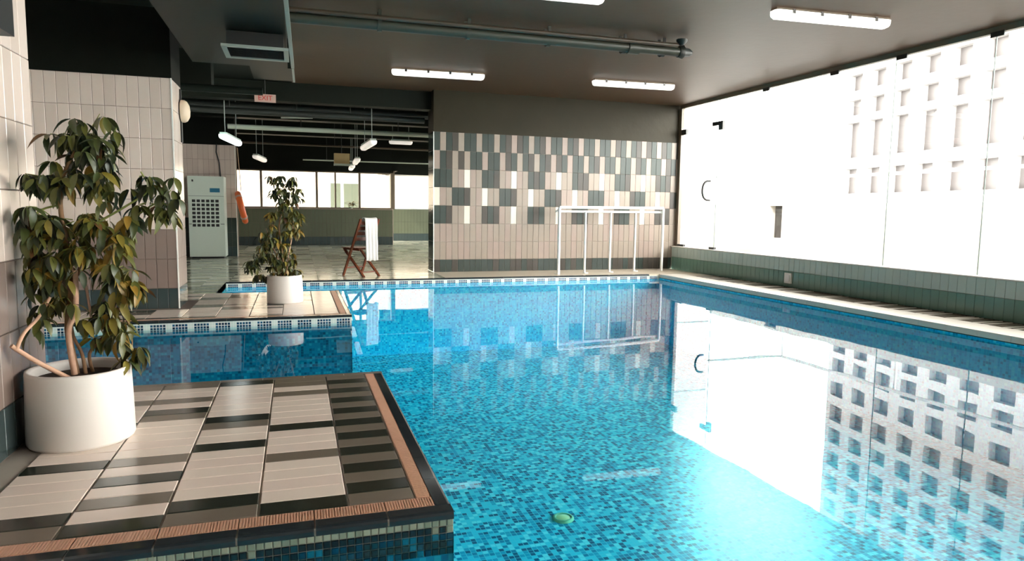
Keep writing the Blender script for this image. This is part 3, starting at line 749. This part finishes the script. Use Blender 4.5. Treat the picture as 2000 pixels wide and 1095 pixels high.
# ================================================================== LAMPS ON THE CEILING
lab = {(4.85, 5.42): 'white tube light nearest the glass wall, largest in view',
       (4.72, 9.12): 'white tube light before the patterned wall beside the glass',
       (1.90, 9.40): 'white tube light left of the patterned wall top',
       (1.95, 5.64): 'white tube light half out of view at the top edge'}
def body_prof(w_, h0, h1, L, r):
    """long rounded box from z=-h1 to z=-h0, half width w_, length L along x"""
    mb = MB(); n = 10; vs_ = []
    secs = [(-L / 2, .55), (-L / 2 + .012, .85), (-L / 2 + .035, 1), (L / 2 - .035, 1), (L / 2 - .012, .85), (L / 2, .55)]
    prof = [(-1, 0), (-1, -.45), (-.85, -.75), (-.55, -.95), (0, -1), (.55, -.95), (.85, -.75), (1, -.45), (1, 0)]
    for x, s in secs:
        for a, b in prof: vs_.append((x, a * w_ * s, -h0 + b * (h1 - h0) * s))
    m_ = len(prof)
    fs = [(i * m_ + k, (i + 1) * m_ + k, (i + 1) * m_ + k + 1, i * m_ + k + 1) for i in range(len(secs) - 1) for k in range(m_ - 1)]
    fs += [tuple(range(m_)), tuple(range(5 * m_, 6 * m_))[::-1]]
    mb.add(vs_, fs, True); return mb
proto = None
for (x, y), lb in lab.items():
    if proto is None:
        proto = thing('ceiling_light', lb, 'ceiling light', (x, y, CEIL), math.radians(-3.5), 'tube lights on the pool ceiling')
        mb = MB(); mb.box(-.62, .62, -.045, .045, -.028, 0); obj('housing', mb, M['frame_brown'], proto)
        obj('diffuser', body_prof(.062, .022, .095, 1.27, 0), M['diffuser'], proto)
        for cx_ in (-.45, -.15, .15, .45):
            for s in (-1, 1):
                mb = MB(); mb.box(cx_ - .015, cx_ + .015, s * .056 if s > 0 else -.068, .068 if s > 0 else -.056, -.05, -.012); obj('clip', mb, M['steel'], proto)
    else: dup(proto, (x, y, CEIL), math.radians(-3.5), lb)

# ================================================================== PIPES, DUCTS
pp = thing('ceiling_pipe', 'painted drain pipe clamped under the pool ceiling ending in a valve', 'pipe', (0, 6.82, 2.77))
obj('pipe', MB().tube([(-.1, 0, 0), (4.05, -.05, 0)], .052, 14), M['pipe_green'], pp)
obj('thin_pipe', MB().tube([(-.1, -.13, .035), (3.95, -.17, .035)], .022, 10), M['pipe_brown'], pp)
for x in (.8, 1.67, 2.52, 3.38, 3.85):
    mb = MB().tube([(x - .02, -.01, 0), (x + .02, -.01, 0)], .064, 14); mb.box(x - .015, x + .015, -.07, -.055, 0, .13); mb.box(x - .015, x + .015, .045, .06, 0, .13)
    obj('clamp', mb, M['pipe_black'] if x > 3 else M['pipe_green'], pp)
obj('coupling', MB().tube([(3.42, -.04, 0), (3.55, -.04, 0)], .066, 14), M['pipe_green'], pp)
obj('valve', MB().tube([(4.03, -.05, 0), (4.08, -.05, 0), (4.1, -.05, 0), (4.16, -.05, 0), (4.2, -.05, .0)], [.06, .075, .05, .045, .02], 12), M['pipe_black'], pp)
obj('valve_wheel', MB().tube([(4.0, -.17, .04), (4.0, -.17, .08), (4.0, -.17, .1)], [.02, .06, .06], 10), M['pipe_black'], pp)

dc = thing('air_duct', 'large dark rectangular air duct hanging under the ceiling left of the pool', 'duct', (-.4, 6, 2.45))
D0 = (-.4, 6, 2.45)
mb = MB(); mb.box(-.95, -.05, 1.5, 7.6, 2.45, 2.82); obj('duct_body', off(mb, D0), M['duct'], dc)
mb = MB(); mb.box(-.42, .0, 7.6, 8.35, 2.45, 2.75); obj('duct_branch', off(mb, D0), M['duct'], dc)
obj('edge_flange', off(MB().bar((-.045, 4.6, 2.45), (.0, 7.5, 2.45), .03, .03), D0), M['vent'], dc)
obj('edge_flange', off(MB().bar((.0, 7.55, 2.45), (.012, 8.35, 2.45), .022, .022), D0), M['vent'], dc)
for y in (3.2, 6.2, 8.2):
    for x in (-.9, -.07):
        if y > 8 and x < -.5: continue
        obj('hanger_rod', off(MB().tube([(x, y, 2.5), (x, y, 2.9)], .006, 6), D0), M['steel'], dc)
vt = thing('air_vent', 'pale framed air grille under the dark duct', 'air vent', (-.27, 6.32, 2.328))
mb = MB(); mb.box(-.28, .24, -.24, -.20, -.02, .0); mb.box(-.28, .24, .20, .24, -.02, 0); mb.box(-.28, -.24, -.2, .2, -.02, 0); mb.box(.20, .24, -.2, .2, -.02, 0)
obj('frame', mb, M['vent'], vt)
mb = MB(); mb.box(-.24, .2, -.2, .2, 0, .115); obj('neck', mb, M['black'], vt)
for i in range(9):
    obj('louvre', MB().bar((-.24, -.17 + .042 * i, -.006), (.2, -.17 + .042 * i, -.006), .004, .022, up=(0, .5, .8)), M['dark_metal'], vt)
obj('hanger_rod', MB().tube([(.18, -.1, 0), (.18, -.1, .118)], .008, 6), M['vent'], vt)

def run_pipe(label, a, b, r, m, cat='pipe', hang=()):
    t = thing('service_pipe', label, cat, a)
    obj('pipe', off(MB().tube([a, b], r, 10), a), M[m], t)
    for f in hang:
        p = Vector(a).lerp(Vector(b), f); obj('hanger_rod', off(MB().tube([p, (p.x, p.y, 3.1)], .008, 6), a), M['pipe_black'], t)
    return t
run_pipe('thick pale horizontal pipe crossing the far room', (-1.1, 13, 2.41), (2.6, 13, 2.41), .045, 'pipe_white', hang=(.33, .8))
run_pipe('slim pale pipe just below the thick pale one', (-1.3, 17, 2.49), (6.1, 17, 2.46), .025, 'pipe_brown', hang=(.3,))
run_pipe('long dark pipe in the shade above the pale pipes', (-4, 12.2, 2.66), (6.1, 12.2, 2.66), .06, 'pipe_black', hang=(.4, .6))
run_pipe('thin grey conduit nearest the far windows', (.2, 18.4, 2.23), (6.1, 18.4, 2.23), .018, 'pipe_white', hang=(.1,))
run_pipe('greenish horizontal pipe beside the pier wall top', (-3.2, 8.9, 2.40), (-.35, 8.9, 2.40), .045, 'duct', hang=())
run_pipe('black pipe below the ceiling beam in front of the far room', (-4, 11.6, 2.50), (2.1, 11.6, 2.50), .05, 'pipe_black', hang=(.5, .8))
cd = thing('cable_tray', 'short bright conduit section in the dark far room ceiling', 'conduit', (-.2, 12.0, 2.48))
obj('tray', MB().bar((0, 0, 0), (.5, 0, .02), .03, .02), M['pipe_white'], cd)
obj('hanger_rod', MB().tube([(.25, 0, 0), (.25, 0, .62)], .008, 6), M['pipe_black'], cd)

def hang_lamp(label, loc, rz, L, hot, tilt=.0):
    t = thing('hanging_light', label, 'hanging light', loc, rz, 'hanging lights of the far room')
    obj('diffuser', body_prof(.06, .0, .07, L, 0), M[hot], t)
    mb = MB(); mb.box(-L / 2 + .05, L / 2 - .05, -.05, .05, 0, .035); obj('housing', mb, M['vent'], t)
    for s in (-1, 1): obj('hanger_rod', MB().tube([(s * L * .35, 0, .03), (s * L * .35, 0, 3.1 - loc[2])], .006, 6), M['vent'], t)
    return t
RZ = math.radians(84)
hang_lamp('bright hanging tube light above the tall appliance', (-.96, 11.85, 2.10), RZ, 1.27, 'lamp_hot')
hang_lamp('hanging tube light right of centre in the far room', (1.20, 11.95, 2.11), math.radians(92), 1.27, 'lamp_soft')
hang_lamp('small hanging light above the smaller potted tree', (-.72, 16.0, 2.09), RZ, 1.27, 'lamp_soft')
hang_lamp('small hanging light right of the beige box', (1.33, 15.9, 2.09), math.radians(88), 1.27, 'lamp_soft')
hang_lamp('smallest hanging light low beside the beige box', (1.38, 17.9, 2.06), math.radians(88), 1.2, 'lamp_soft')
hang_lamp('flat hanging light near the patterned wall edge', (2.2, 15, 2.47), 0, .5, 'lamp_soft')
bx = thing('junction_box', 'beige box fixed high in front of the far windows', 'box', (1.05, 16.6, 2.0))
mb = MB(); mb.box(-.17, .18, -.1, .1, .0, .28); obj('case', mb, M['beige_box'], bx)
mb = MB(); mb.box(-.175, .185, -.105, .105, 0, .045); obj('rim', mb, M['pipe_white'], bx)
obj('hanger_rod', MB().tube([(0, 0, .28), (0, 0, 1.1)], .008, 6), M['pipe_black'], bx)
# exit sign
es = thing('exit_sign', 'small white exit sign with red letters hung before the far room', 'sign', (-.4, 11.0, 2.63))
mb = MB(); mb.box(-.15, .15, -.015, .015, -.058, .058); obj('panel', mb, M['sign_white'], es)
fc = bpy.data.curves.new('lettering', 'FONT'); fc.body = 'EXIT'; fc.size = .1; fc.align_x = 'CENTER'; fc.align_y = 'CENTER'; fc.extrude = .001; fc.materials.append(M['red'])
to_ = bpy.data.objects.new('t', fc); COL.objects.link(to_); bpy.context.view_layer.update()
lm = bpy.data.meshes.new_from_object(to_.evaluated_get(bpy.context.evaluated_depsgraph_get())); bpy.data.objects.remove(to_)
link('lettering', lm, es, (0, -.018, 0), (PI / 2, 0, 0))
obj('hanger_rod', MB().tube([(0, 0, .05), (0, 0, .27)], .006, 6), M['pipe_black'], es)
# round fitting on pier side
rf = thing('wall_fitting', 'round beige domed fitting with black backplate high on the pier side', 'wall fitting', (-1.125, 7.93, 2.0))
def dome():
    mb = MB(); n = 24; vs_ = []
    pr = [(0, .115), (.03, .115), (.055, .1), (.075, .065), (.085, .0)]
    for h, r in pr:
        for k in range(n): a = 2 * PI * k / n; vs_.append((.012 + h, r * math.cos(a), r * math.sin(a)))
    fs = [(i * n + k, i * n + (k + 1) % n, (i + 1) * n + (k + 1) % n, (i + 1) * n + k) for i in range(len(pr) - 1) for k in range(n)]
    mb.add(vs_, fs, True); return mb
obj('dome', dome(), M['beige'], rf)
mb = MB(); mb.box(0, .014, -.03, .03, -.32, .22); obj('backplate', mb, M['black'], rf)
# black box at the very left
bb2 = thing('wall_box', 'black flat box fixed high on the near left wall', 'box', (-1.13, 3.1, 1.70))
mb = MB(); mb.box(0, .05, -.25, .245, 0, .55); obj('case', mb, M['black'], bb2)

# outlet on right wall
ot = thing('wall_outlet', 'white square outlet box on the low green wall', 'outlet', (wx(7.85), 7.85, .125), math.atan(.025))
mb = MB(); mb.box(-.02, .002, -.065, .065, -.072, .072); obj('plate', mb, M['white_pl'], ot)
mb = MB(); mb.box(-.026, -.02, -.04, .04, -.045, .045); obj('cover', mb, M['white_metal'], ot)

# ================================================================== TALL APPLIANCE (dehumidifier)
ac = thing('dehumidifier', 'tall pale floor standing air dryer with square grille', 'appliance', (-1.66, 14.75, 0))
mb = MB(); mb.box(-.325, .325, -.2, .28, .03, 1.6); obj('body', mb, M['ac_body'], ac)
mb = MB(); mb.box(-.29, .29, -.17, .25, 0, .03); obj('base', mb, M['black'], ac)
mb = MB(); mb.box(-.318, .318, -.206, -.2, .66, .68); mb.box(-.318, .318, -.206, -.2, 1.21, 1.22); obj('panel_seam', mb, M['vent'], ac)
mb = MB(); mb.box(.07, .25, -.208, -.2, 1.29, 1.37); obj('display', mb, M['blue_label'], ac)
mb = MB(); mb.box(-.25, -.22, -.208, -.2, 1.49, 1.53); obj('badge', mb, M['black'], ac)
mb = MB(); mb.box(-.27, .25, -.212, -.2, .60, 1.17); gq = obj('grille', mb, M['ac_body'], ac)
for r in range(7):
    for c in range(6):
        mb = MB(); mb.box(-.255 + c * .084, -.195 + c * .084, -.215, -.211, .62 + r * .079, .672 + r * .079); obj('grille_slot', mb, M['black'], gq)
cbv = tag(obj('power_cable', MB().tube([(-1.49, 15.03, 2.26), (-1.50, 15.02, 2.1), (-1.45, 15.02, 1.9), (-1.43, 15.02, 1.6)], .012, 6), M['black']), 'black cable running down the wall to the tall appliance', 'cable')

# life ring
lr = thing('life_ring', 'orange life ring hanging from a cord at the wall corner', 'life ring', (-1.05, 14.98, 1.0))
mb = MB(); n, k_ = 32, 10; vs_ = []
for i in range(n):
    a = 2 * PI * i / n
    for j in range(k_):
        b = 2 * PI * j / k_; rr = .28 + .062 * math.cos(b); vs_.append((.06 * math.sin(b), rr * math.cos(a), rr * math.sin(a)))
mb.add(vs_, [(i * k_ + j, ((i + 1) % n) * k_ + j, ((i + 1) % n) * k_ + (j + 1) % k_, i * k_ + (j + 1) % k_) for i in range(n) for j in range(k_)], True)
ring = obj('ring', mb, M['orange'], lr, rot=(0, math.radians(-13), math.radians(3)))
for a in (0.8, 2.35, 3.9, 5.5):
    c = Vector((0, .28 * math.cos(a), .28 * math.sin(a)))
    mb = MB(); t_ = Vector((0, -math.sin(a), math.cos(a))) * .022; mb.tube([c - t_, c + t_], .066, 12); obj('band', mb, M['sign_white'], ring)
obj('cord', MB().tube([(0, 0, .33), (-.05, .0, 1.2)], .008, 6), M['rope'], lr)

# ================================================================== WHITE FRAME
fr_ = thing('barrier_frame', 'white tubular metal frame standing before the patterned wall', 'frame', (4.02, 10.18, 0))
F0 = (4.02, 10.18, 0)
def fp(s, d, z): return (4.02 + 2.06 * s - .10 * d, 10.18 + .33 * s + d, z)
obj('top_rail', off(MB().tube([fp(0, 0, 1.075), fp(1, 0, 1.085)], .024, 10), F0), M['white_metal'], fr_)
obj('top_rail', off(MB().tube([fp(0, .12, 1.01), fp(1, .05, 1.015)], .020, 10), F0), M['white_metal'], fr_)
for s in (0, 1): obj('post', off(MB().tube([fp(s, 0, 0), fp(s, 0, 1.075)], .024, 10), F0), M['white_metal'], fr_)
for s in (.26, .5, .745): obj('post', off(MB().tube([fp(s, .08, 0), fp(s, .08, 1.01)], .019, 10), F0), M['white_metal'], fr_)
for s in (0, .26, .5, .745, 1): obj('foot', off(MB().tube([fp(s, .04, 0), fp(s, .04, .012)], .045, 12), F0), M['white_metal'], fr_)
obj('cross_piece', off(MB().bar(fp(0, 0, 1.05), fp(0, .12, 1.0), .02, .02), F0), M['white_metal'], fr_)
obj('cross_piece', off(MB().bar(fp(1, 0, 1.05), fp(1, .05, 1.0), .02, .02), F0), M['white_metal'], fr_)

# ================================================================== CHAIR + TOWEL
# local: x = width, y = facing; the near side is x=-.17
fac = Vector((-.245, .37, 0)).normalized(); wid = Vector((fac.y, -fac.x, 0))
cc = Vector((.945, 10.52, 0))
rz = math.atan2(wid.y, wid.x)
ch = thing('folding_chair', 'brown slatted wooden folding chair with a towel over its back', 'chair', cc, rz)
W = .17
for s in (-1, 1):
    obj('leg', MB().bar((s * W, .23, 0), (s * W, -.20, .86), .022, .036, up=(1, 0, 0)), M['wood'], ch)      # long leg: front foot to back top
    obj('leg', MB().bar((s * (W - .026), -.23, 0), (s * (W - .026), .24, .41), .022, .036, up=(1, 0, 0)), M['wood'], ch)
    obj('seat_rail', MB().bar((s * (W - .03), -.12, .40), (s * (W - .03), .25, .41), .02, .03), M['wood'], ch)
for i in range(6):
    mb = MB(); y = -.11 + .068 * i; mb.box(-W + .012, W - .012, y, y + .05, .415, .43); obj('seat_slat', mb, M['wood'], ch)
def backpt(z): return .23 - .43 * z / .86
for z in (.80, .72, .64, .56):
    mb = MB(); y = backpt(z); mb.box(-W + .012, W - .012, y - .008, y + .008, z - .025, z + .025); obj('back_slat', mb, M['wood'], ch)
obj('stretcher', MB().tube([(-W + .01, backpt(.12), .12), (W - .01, backpt(.12), .12)], .010, 8), M['wood'], ch)
obj('stretcher', MB().tube([(-W + .03, -.16, .065), (W - .03, -.16, .065)], .010, 8), M['wood'], ch)
# towel: folded strip over the top slat, long side behind
tw = MB(); nx, prof = 17, []
top = .872; yb = backpt(.84)
for t in range(7): prof.append((yb + .034 + .12 * (1 - t / 6), .60 + .26 * t / 6))
for t in range(1, 6): a = PI * t / 6; prof.append((yb + .03 * math.cos(a) - .0, .86 + .022 * math.sin(a)))
for t in range(16): prof.append((yb - .035 - .012 * t / 15, .86 - .62 * t / 15))
vs_ = []
for j, (y, z) in enumerate(prof):
    for i in range(nx):
        x = -.115 + .235 * i / (nx - 1)
        wv_ = .012 * math.sin(i * 1.35 + .4) * min(1, max(0, (.86 - z) * 4)) + .004 * math.sin(i * 2.7 + j)
        sag = -.012 * math.sin(PI * i / (nx - 1)) if z > .84 else 0
        vs_.append((x * (1 - .06 * (.86 - z)), y - (wv_ if j > 8 else -wv_), z + sag * .5 + (.006 * math.sin(i * .9) if j == len(prof) - 1 else 0)))
tw.add(vs_, [(j * nx + i, j * nx + i + 1, (j + 1) * nx + i + 1, (j + 1) * nx + i) for j in range(len(prof) - 1) for i in range(nx - 1)], True)
to = obj('towel', tw, M['towel'], None, cc, (0, 0, rz)); sm = to.modifiers.new('t', 'SOLIDIFY'); sm.thickness = .007; sm.offset = 0
tag(to, 'white towel draped over the back of the wooden chair', 'towel')

# pool floor lamp
pl = thing('pool_lamp', 'round pale lamp set in the mosaic pool floor', 'pool lamp', (1.742, 4.226, ZB + .002))
obj('ring', MB().lathe([(.075, 0), (.075, .012), (.055, .018), (.05, .012)], 28), M['pool_lamp_ring'], pl)
obj('lens', MB().lathe([(.052, .010), (.03, .018), (.0, .02)], 28), M['pool_lamp'], pl)

# ================================================================== POTTED TREES
def leaf_mesh(mname, L, W_, droop, fold):
    mb = MB(); st = 5; vs_ = []
    for i in range(st + 1):
        t = i / st; w_ = W_ * math.sin(PI * min(1, t * .96 + .04)) ** .8 * (1 - .25 * t); w_ = max(w_, .0006)
        x = L * t; z = -droop * L * t * t
        vs_ += [(x, -w_, z + fold * w_), (x, 0, z), (x, w_, z + fold * w_)]
    fs = []
    for i in range(st):
        a = i * 3; fs += [(a, a + 3, a + 4, a + 1), (a + 1, a + 4, a + 5, a + 2)]
    mb.add(vs_, fs, True)
    return mb.mesh('leaf', M[mname])
def leaf_set(L, W_):
    d = {}
    for mname in ('leaf_dark', 'leaf_mid', 'leaf_olive', 'leaf_yellow', 'leaf_deep', 'leaf_brown'):
        d[mname] = [leaf_mesh(mname, L * s, W_ * s, dr_, .35) for s, dr_ in ((1, .35), (.85, .2), (1.15, .5))]
    return d
def pix(x, y, Y):
    """world point on plane y = Y that shows at pixel (x, y) -- used only to read plant shape off the photograph"""
    d = cr * ((x - 1000) / 1327.9) - cu * ((y - 547.5) / 1327.9) + cf
    return Vector((0, 0, 1.0244)) + d * (Y / d.y)

def make_tree(name, label, base, pot_r, pot_h, stems, clusters, LS, limit, seed, palette):
    rr = random.Random(seed)
    t = thing(name, label, 'potted plant', base)
    B = Vector(base)
    prof = [(0, 0), (pot_r * .97, 0), (pot_r, .012), (pot_r * .985, pot_h * .5), (pot_r * .965, pot_h - .012), (pot_r * .955, pot_h), (pot_r * .90, pot_h), (pot_r * .885, pot_h - .015), (pot_r * .88, pot_h - .05)]
    obj('pot', MB().lathe(prof, 56), M['pot'], t)
    obj('soil', MB().lathe([(pot_r * .885, pot_h - .045), (pot_r * .5, pot_h - .032), (0, pot_h - .03)], 30), M['soil'], t)
    for pts, r0, r1, mk in stems:
        P_ = [Vector(p) - B for p in pts]
        # smooth
        Q = []
        for i in range(len(P_) - 1):
            p0 = P_[max(i - 1, 0)]; p1 = P_[i]; p2 = P_[i + 1]; p3 = P_[min(i + 2, len(P_) - 1)]
            for s in range(4):
                u = s / 4; Q.append(.5 * ((2 * p1) + (p2 - p0) * u + (2 * p0 - 5 * p1 + 4 * p2 - p3) * u * u + (3 * p1 - p0 - 3 * p2 + p3) * u ** 3))
        Q.append(P_[-1]); m_ = len(Q)
        obj('stem', MB().tube(Q, [r0 + (r1 - r0) * i / (m_ - 1) for i in range(m_)], 8), M[mk], t)
    made = 0; extra = MB()
    twigs = MB()
    items = []
    for (c, rad, n, pal) in clusters:
        c = Vector(c) - B
        for k in range(n):
            while True:
                v = Vector((rr.uniform(-1, 1), rr.uniform(-1, 1), rr.uniform(-1, 1)))
                if B.x < -.5 and c.x + B.x + v.x * rad[0] < -1.09: v.x = abs(v.x)
                if v.length < 1: break
            p = c + Vector((v.x * rad[0], v.y * rad[1], v.z * rad[2]))
            items.append((p, c, pal))
    rr.shuffle(items)
    nodes = []
    for p, c, pal in items:
        nl = rr.randint(4, 6)
        ax = rr.uniform(0, 2 * PI)
        twigs.tube([c + (p - c) * .2, p], [.0028, .0018], 5, cap=False)
        for q in range(nl):
            a = ax + 2 * PI * q / nl + rr.uniform(-.4, .4)
            pitch = rr.uniform(.25, 1.25)           # droop angle below the horizontal
            rot = Matrix.Rotation(a, 4, 'Z') @ Matrix.Rotation(pitch, 4, 'Y') @ Matrix.Rotation(rr.uniform(-.6, .6), 4, 'X')
            pk = rr.choices(list(pal.keys()), list(pal.values()))[0]
            me = rr.choice(LS[pk])
            st = Vector((math.cos(a), math.sin(a), -.3)) * .012
            mtx = Matrix.Translation(p + st) @ rot
            if B.x < -.5 and min((mtx @ v.co).x for v in me.vertices) + B.x < -1.12: mtx = Matrix.Translation((.09, 0, 0)) @ mtx
            if made < limit:
                o = bpy.data.objects.new('leaf', me); COL.objects.link(o); o.parent = t; o.matrix_local = mtx; made += 1
            else:
                extra_key = pk; EX.setdefault(pk, MB()).add([mtx @ v.co for v in me.vertices], [tuple(pl_.vertices) for pl_ in me.polygons], True)
    obj('twigs', twigs, M['stem_green'], t)
    for pk, mb_ in EX.items(): stuff(obj('foliage', mb_, M[pk], t))
    EX.clear()
    return t
EX = {}
pal_dark = {'leaf_dark': 5, 'leaf_deep': 4, 'leaf_mid': 3, 'leaf_brown': .4}
pal_mid = {'leaf_dark': 4, 'leaf_mid': 5, 'leaf_olive': 3, 'leaf_deep': 2, 'leaf_yellow': .7}
pal_warm = {'leaf_mid': 4, 'leaf_olive': 4, 'leaf_yellow': 2.2, 'leaf_dark': 2, 'leaf_brown': .5}
pal_tip = {'leaf_mid': 3, 'leaf_yellow': 2, 'leaf_brown': 1.5, 'leaf_olive': 2}
PY = 3.36
DENS = 1.35
def cl(x, y, rx, ry, n, pal, dY=0, dep=.09):
    c = pix(x, y, PY + dY); k = PY * 1.05 / 1327.9
    return (c, (rx * k * 1.12, dep, ry * k * 1.1), max(1, round(n * DENS)), pal)
CL1 = [cl(140, 268, 26, 14, 5, pal_dark), cl(178, 270, 22, 16, 5, pal_dark), cl(208, 300, 10, 24, 4, pal_dark, dep=.04), cl(165, 300, 36, 18, 8, pal_dark),
       cl(85, 345, 30, 18, 6, pal_dark), cl(130, 345, 30, 26, 8, pal_mid), cl(175, 345, 24, 24, 6, pal_mid), cl(205, 355, 10, 20, 2, pal_dark, dep=.04),
       cl(270, 345, 8, 8, 1, pal_dark, dep=.02), cl(300, 352, 10, 12, 2, pal_dark, dep=.02), cl(262, 372, 8, 8, 1, pal_deep if False else pal_dark, dep=.02), cl(288, 395, 18, 12, 2, pal_dark, dep=.03),
       cl(322, 385, 12, 18, 2, pal_dark, dep=.03), cl(325, 415, 14, 10, 2, pal_mid, dep=.03), cl(265, 420, 20, 8, 2, pal_mid, dep=.03), cl(300, 420, 14, 8, 1, pal_mid, dep=.02),
       cl(75, 405, 20, 16, 4, pal_dark), cl(45, 440, 14, 18, 3, pal_dark, dep=.05), cl(50, 480, 14, 22, 4, pal_dark, dep=.05), cl(100, 440, 30, 22, 8, pal_mid), cl(150, 430, 26, 22, 6, pal_warm),
       cl(200, 440, 26, 18, 7, pal_warm), cl(230, 470, 20, 22, 6, pal_warm), cl(180, 480, 30, 20, 6, pal_warm), cl(110, 490, 30, 22, 7, pal_mid), cl(75, 515, 24, 16, 5, pal_warm),
       cl(130, 540, 26, 22, 7, pal_warm), cl(60, 560, 16, 18, 3, pal_dark, dep=.05), cl(70, 620, 16, 24, 4, pal_dark, dep=.05), cl(190, 520, 24, 16, 4, pal_warm), cl(225, 525, 22, 18, 6, pal_mid),
       cl(225, 560, 26, 16, 6, pal_tip), cl(255, 560, 12, 14, 3, pal_tip, dep=.04), cl(215, 600, 28, 18, 6, pal_mid), cl(180, 620, 16, 16, 3, pal_mid), cl(235, 640, 16, 20, 4, pal_warm, dep=.05), cl(258, 690, 12, 16, 4, pal_mid, dep=.05),
       cl(205, 655, 20, 14, 3, pal_mid), cl(130, 580, 16, 18, 3, pal_warm), cl(205, 232, 6, 6, 1, pal_warm, dep=.01), cl(228, 248, 8, 8, 1, pal_dark, dep=.01), cl(340, 350, 8, 10, 1, pal_dark, dep=.02), cl(345, 385, 6, 16, 1, pal_dark, dep=.02), cl(225, 372, 6, 8, 1, pal_mid, dep=.02), cl(212, 395, 6, 6, 1, pal_mid, dep=.02), cl(165, 240, 26, 8, 2, pal_dark, dep=.04), cl(100, 585, 10, 14, 2, pal_dark)]
base1 = (-.915, 3.35, 0)
pt = lambda x, y, d=0: pix(x, y, PY + d)
ST1 = [([(-.93, 3.36, .28), pt(133, 640), pt(140, 560), pt(128, 470), pt(118, 400), pt(125, 340), pt(150, 290)], .016, .006, 'bark'),
       ([(-.93, 3.34, .28), pt(134, 650, -.03), pt(148, 600, -.03), pt(147, 528, -.03)], .013, .010, 'bark_pale'),
       ([(-.94, 3.30, .28), pt(70, 705, -.12), pt(22, 675, -.18)], .010, .009, 'bark_pale'),
       ([pt(32, 682, -.17), pt(47, 650, -.15), pt(75, 620, -.06), pt(98, 580, -.04)], .008, .006, 'bark_pale'),
       ([(-.89, 3.35, .28), pt(160, 690), pt(140, 640), pt(150, 540), pt(172, 490)], .008, .005, 'bark'),
       ([pt(155, 530, .02), pt(168, 560, .02), pt(178, 620, .02)], .007, .005, 'bark_pale'),
       ([(-.87, 3.38, .28), pt(175, 690, .03), pt(200, 660, .03), pt(225, 600, .03), pt(230, 540, .03)], .008, .004, 'bark'),
       ([pt(128, 470, 0), pt(180, 440, 0), pt(250, 400, 0), pt(290, 370, 0), pt(275, 335, 0)], .006, .003, 'stem_green'),
       ([pt(210, 470, 0), pt(262, 425, 0), pt(310, 395, 0), pt(335, 410, 0)], .005, .003, 'stem_green'),
       ([pt(118, 400, 0), pt(80, 410, 0), pt(45, 440, 0)], .005, .003, 'stem_green'),
       ([pt(150, 290, 0), pt(175, 255, 0), pt(195, 222, 0)], .004, .0015, 'stem_green'),
       ([pt(98, 580, -.04), pt(80, 600, -.04), pt(70, 640, -.04)], .004, .003, 'bark'),
       ([pt(230, 600, .03), pt(255, 640, .03), pt(258, 690, .03)], .004, .003, 'bark')]
LS1 = leaf_set(.074, .0165)
make_tree('potted_tree', 'tall leafy tree in a large white pot by the left wall', base1, .207, .318, ST1, CL1, LS1, 300, 5, None)

PY = 7.72
DENS = 1.3
def cl2(x, y, rx, ry, n, pal, dep=.10): return cl(x, y, rx, ry, n, pal, 0, dep)
CL2 = [cl2(540, 348, 14, 8, 6, pal_dark), cl2(568, 350, 14, 8, 6, pal_dark), cl2(545, 375, 16, 14, 12, pal_dark), cl2(575, 378, 12, 14, 9, pal_dark), cl2(560, 398, 14, 10, 8, pal_mid),
       cl2(540, 420, 14, 10, 8, pal_warm), cl2(572, 425, 16, 14, 12, pal_warm), cl2(560, 450, 16, 10, 8, pal_warm), cl2(580, 452, 8, 8, 5, pal_tip), cl2(535, 445, 10, 10, 5, pal_warm),
       cl2(520, 465, 14, 12, 8, pal_mid), cl2(540, 480, 14, 12, 8, pal_mid), cl2(515, 490, 16, 12, 9, pal_mid), cl2(556, 490, 12, 14, 8, pal_warm), cl2(500, 510, 12, 12, 7, pal_dark),
       cl2(530, 510, 16, 12, 9, pal_mid), cl2(560, 515, 14, 12, 8, pal_warm), cl2(490, 522, 6, 8, 3, pal_dark), cl2(512, 540, 10, 14, 7, pal_dark), cl2(575, 530, 12, 8, 6, pal_mid), cl2(545, 530, 14, 8, 6, pal_warm)]
base2 = (-.125, 7.712, 0)
pt = lambda x, y, d=0: pix(x, y, PY + d)
ST2 = [([(-.13, 7.72, .26), pt(552, 500), pt(545, 440), pt(558, 390), pt(550, 350)], .012, .005, 'bark'),
       ([(-.11, 7.72, .26), pt(562, 505), pt(572, 450), pt(570, 400)], .010, .004, 'bark_pale'),
       ([(-.14, 7.70, .26), pt(535, 520), pt(515, 490), pt(505, 515)], .008, .003, 'bark'),
       ([(-.13, 7.71, .26), pt(545, 510), pt(528, 470), pt(520, 445)], .008, .003, 'bark_pale')]
LS2 = leaf_set(.068, .016)
make_tree('potted_tree', 'smaller leafy tree in a white pot on the middle platform', base2, .188, .297, ST2, CL2, LS2, 300, 9, None)

# small plant on the far sill
sp = thing('sill_plant', 'small yellow green plant on the far window sill', 'potted plant', (1.45, 19.32, 1.0))
obj('pot', MB().lathe([(0, 0), (.05, 0), (.06, .06), (.052, .06), (.05, .045), (0, .045)], 20), M['pipe_white'], sp)
LS3 = leaf_set(.13, .03); rr = random.Random(3)
for i in range(26):
    a = rr.uniform(0, 2 * PI); el = rr.uniform(-.9, .3)
    o = bpy.data.objects.new('leaf', rr.choice(LS3[rr.choice(['leaf_yellow', 'leaf_olive', 'leaf_yellow', 'leaf_mid'])])); COL.objects.link(o); o.parent = sp
    o.matrix_local = Matrix.Translation((rr.uniform(-.08, .08), rr.uniform(-.04, .04), .07 + rr.uniform(0, .1))) @ Matrix.Rotation(a, 4, 'Z') @ Matrix.Rotation(el, 4, 'Y')
bpy.context.view_layer.update()
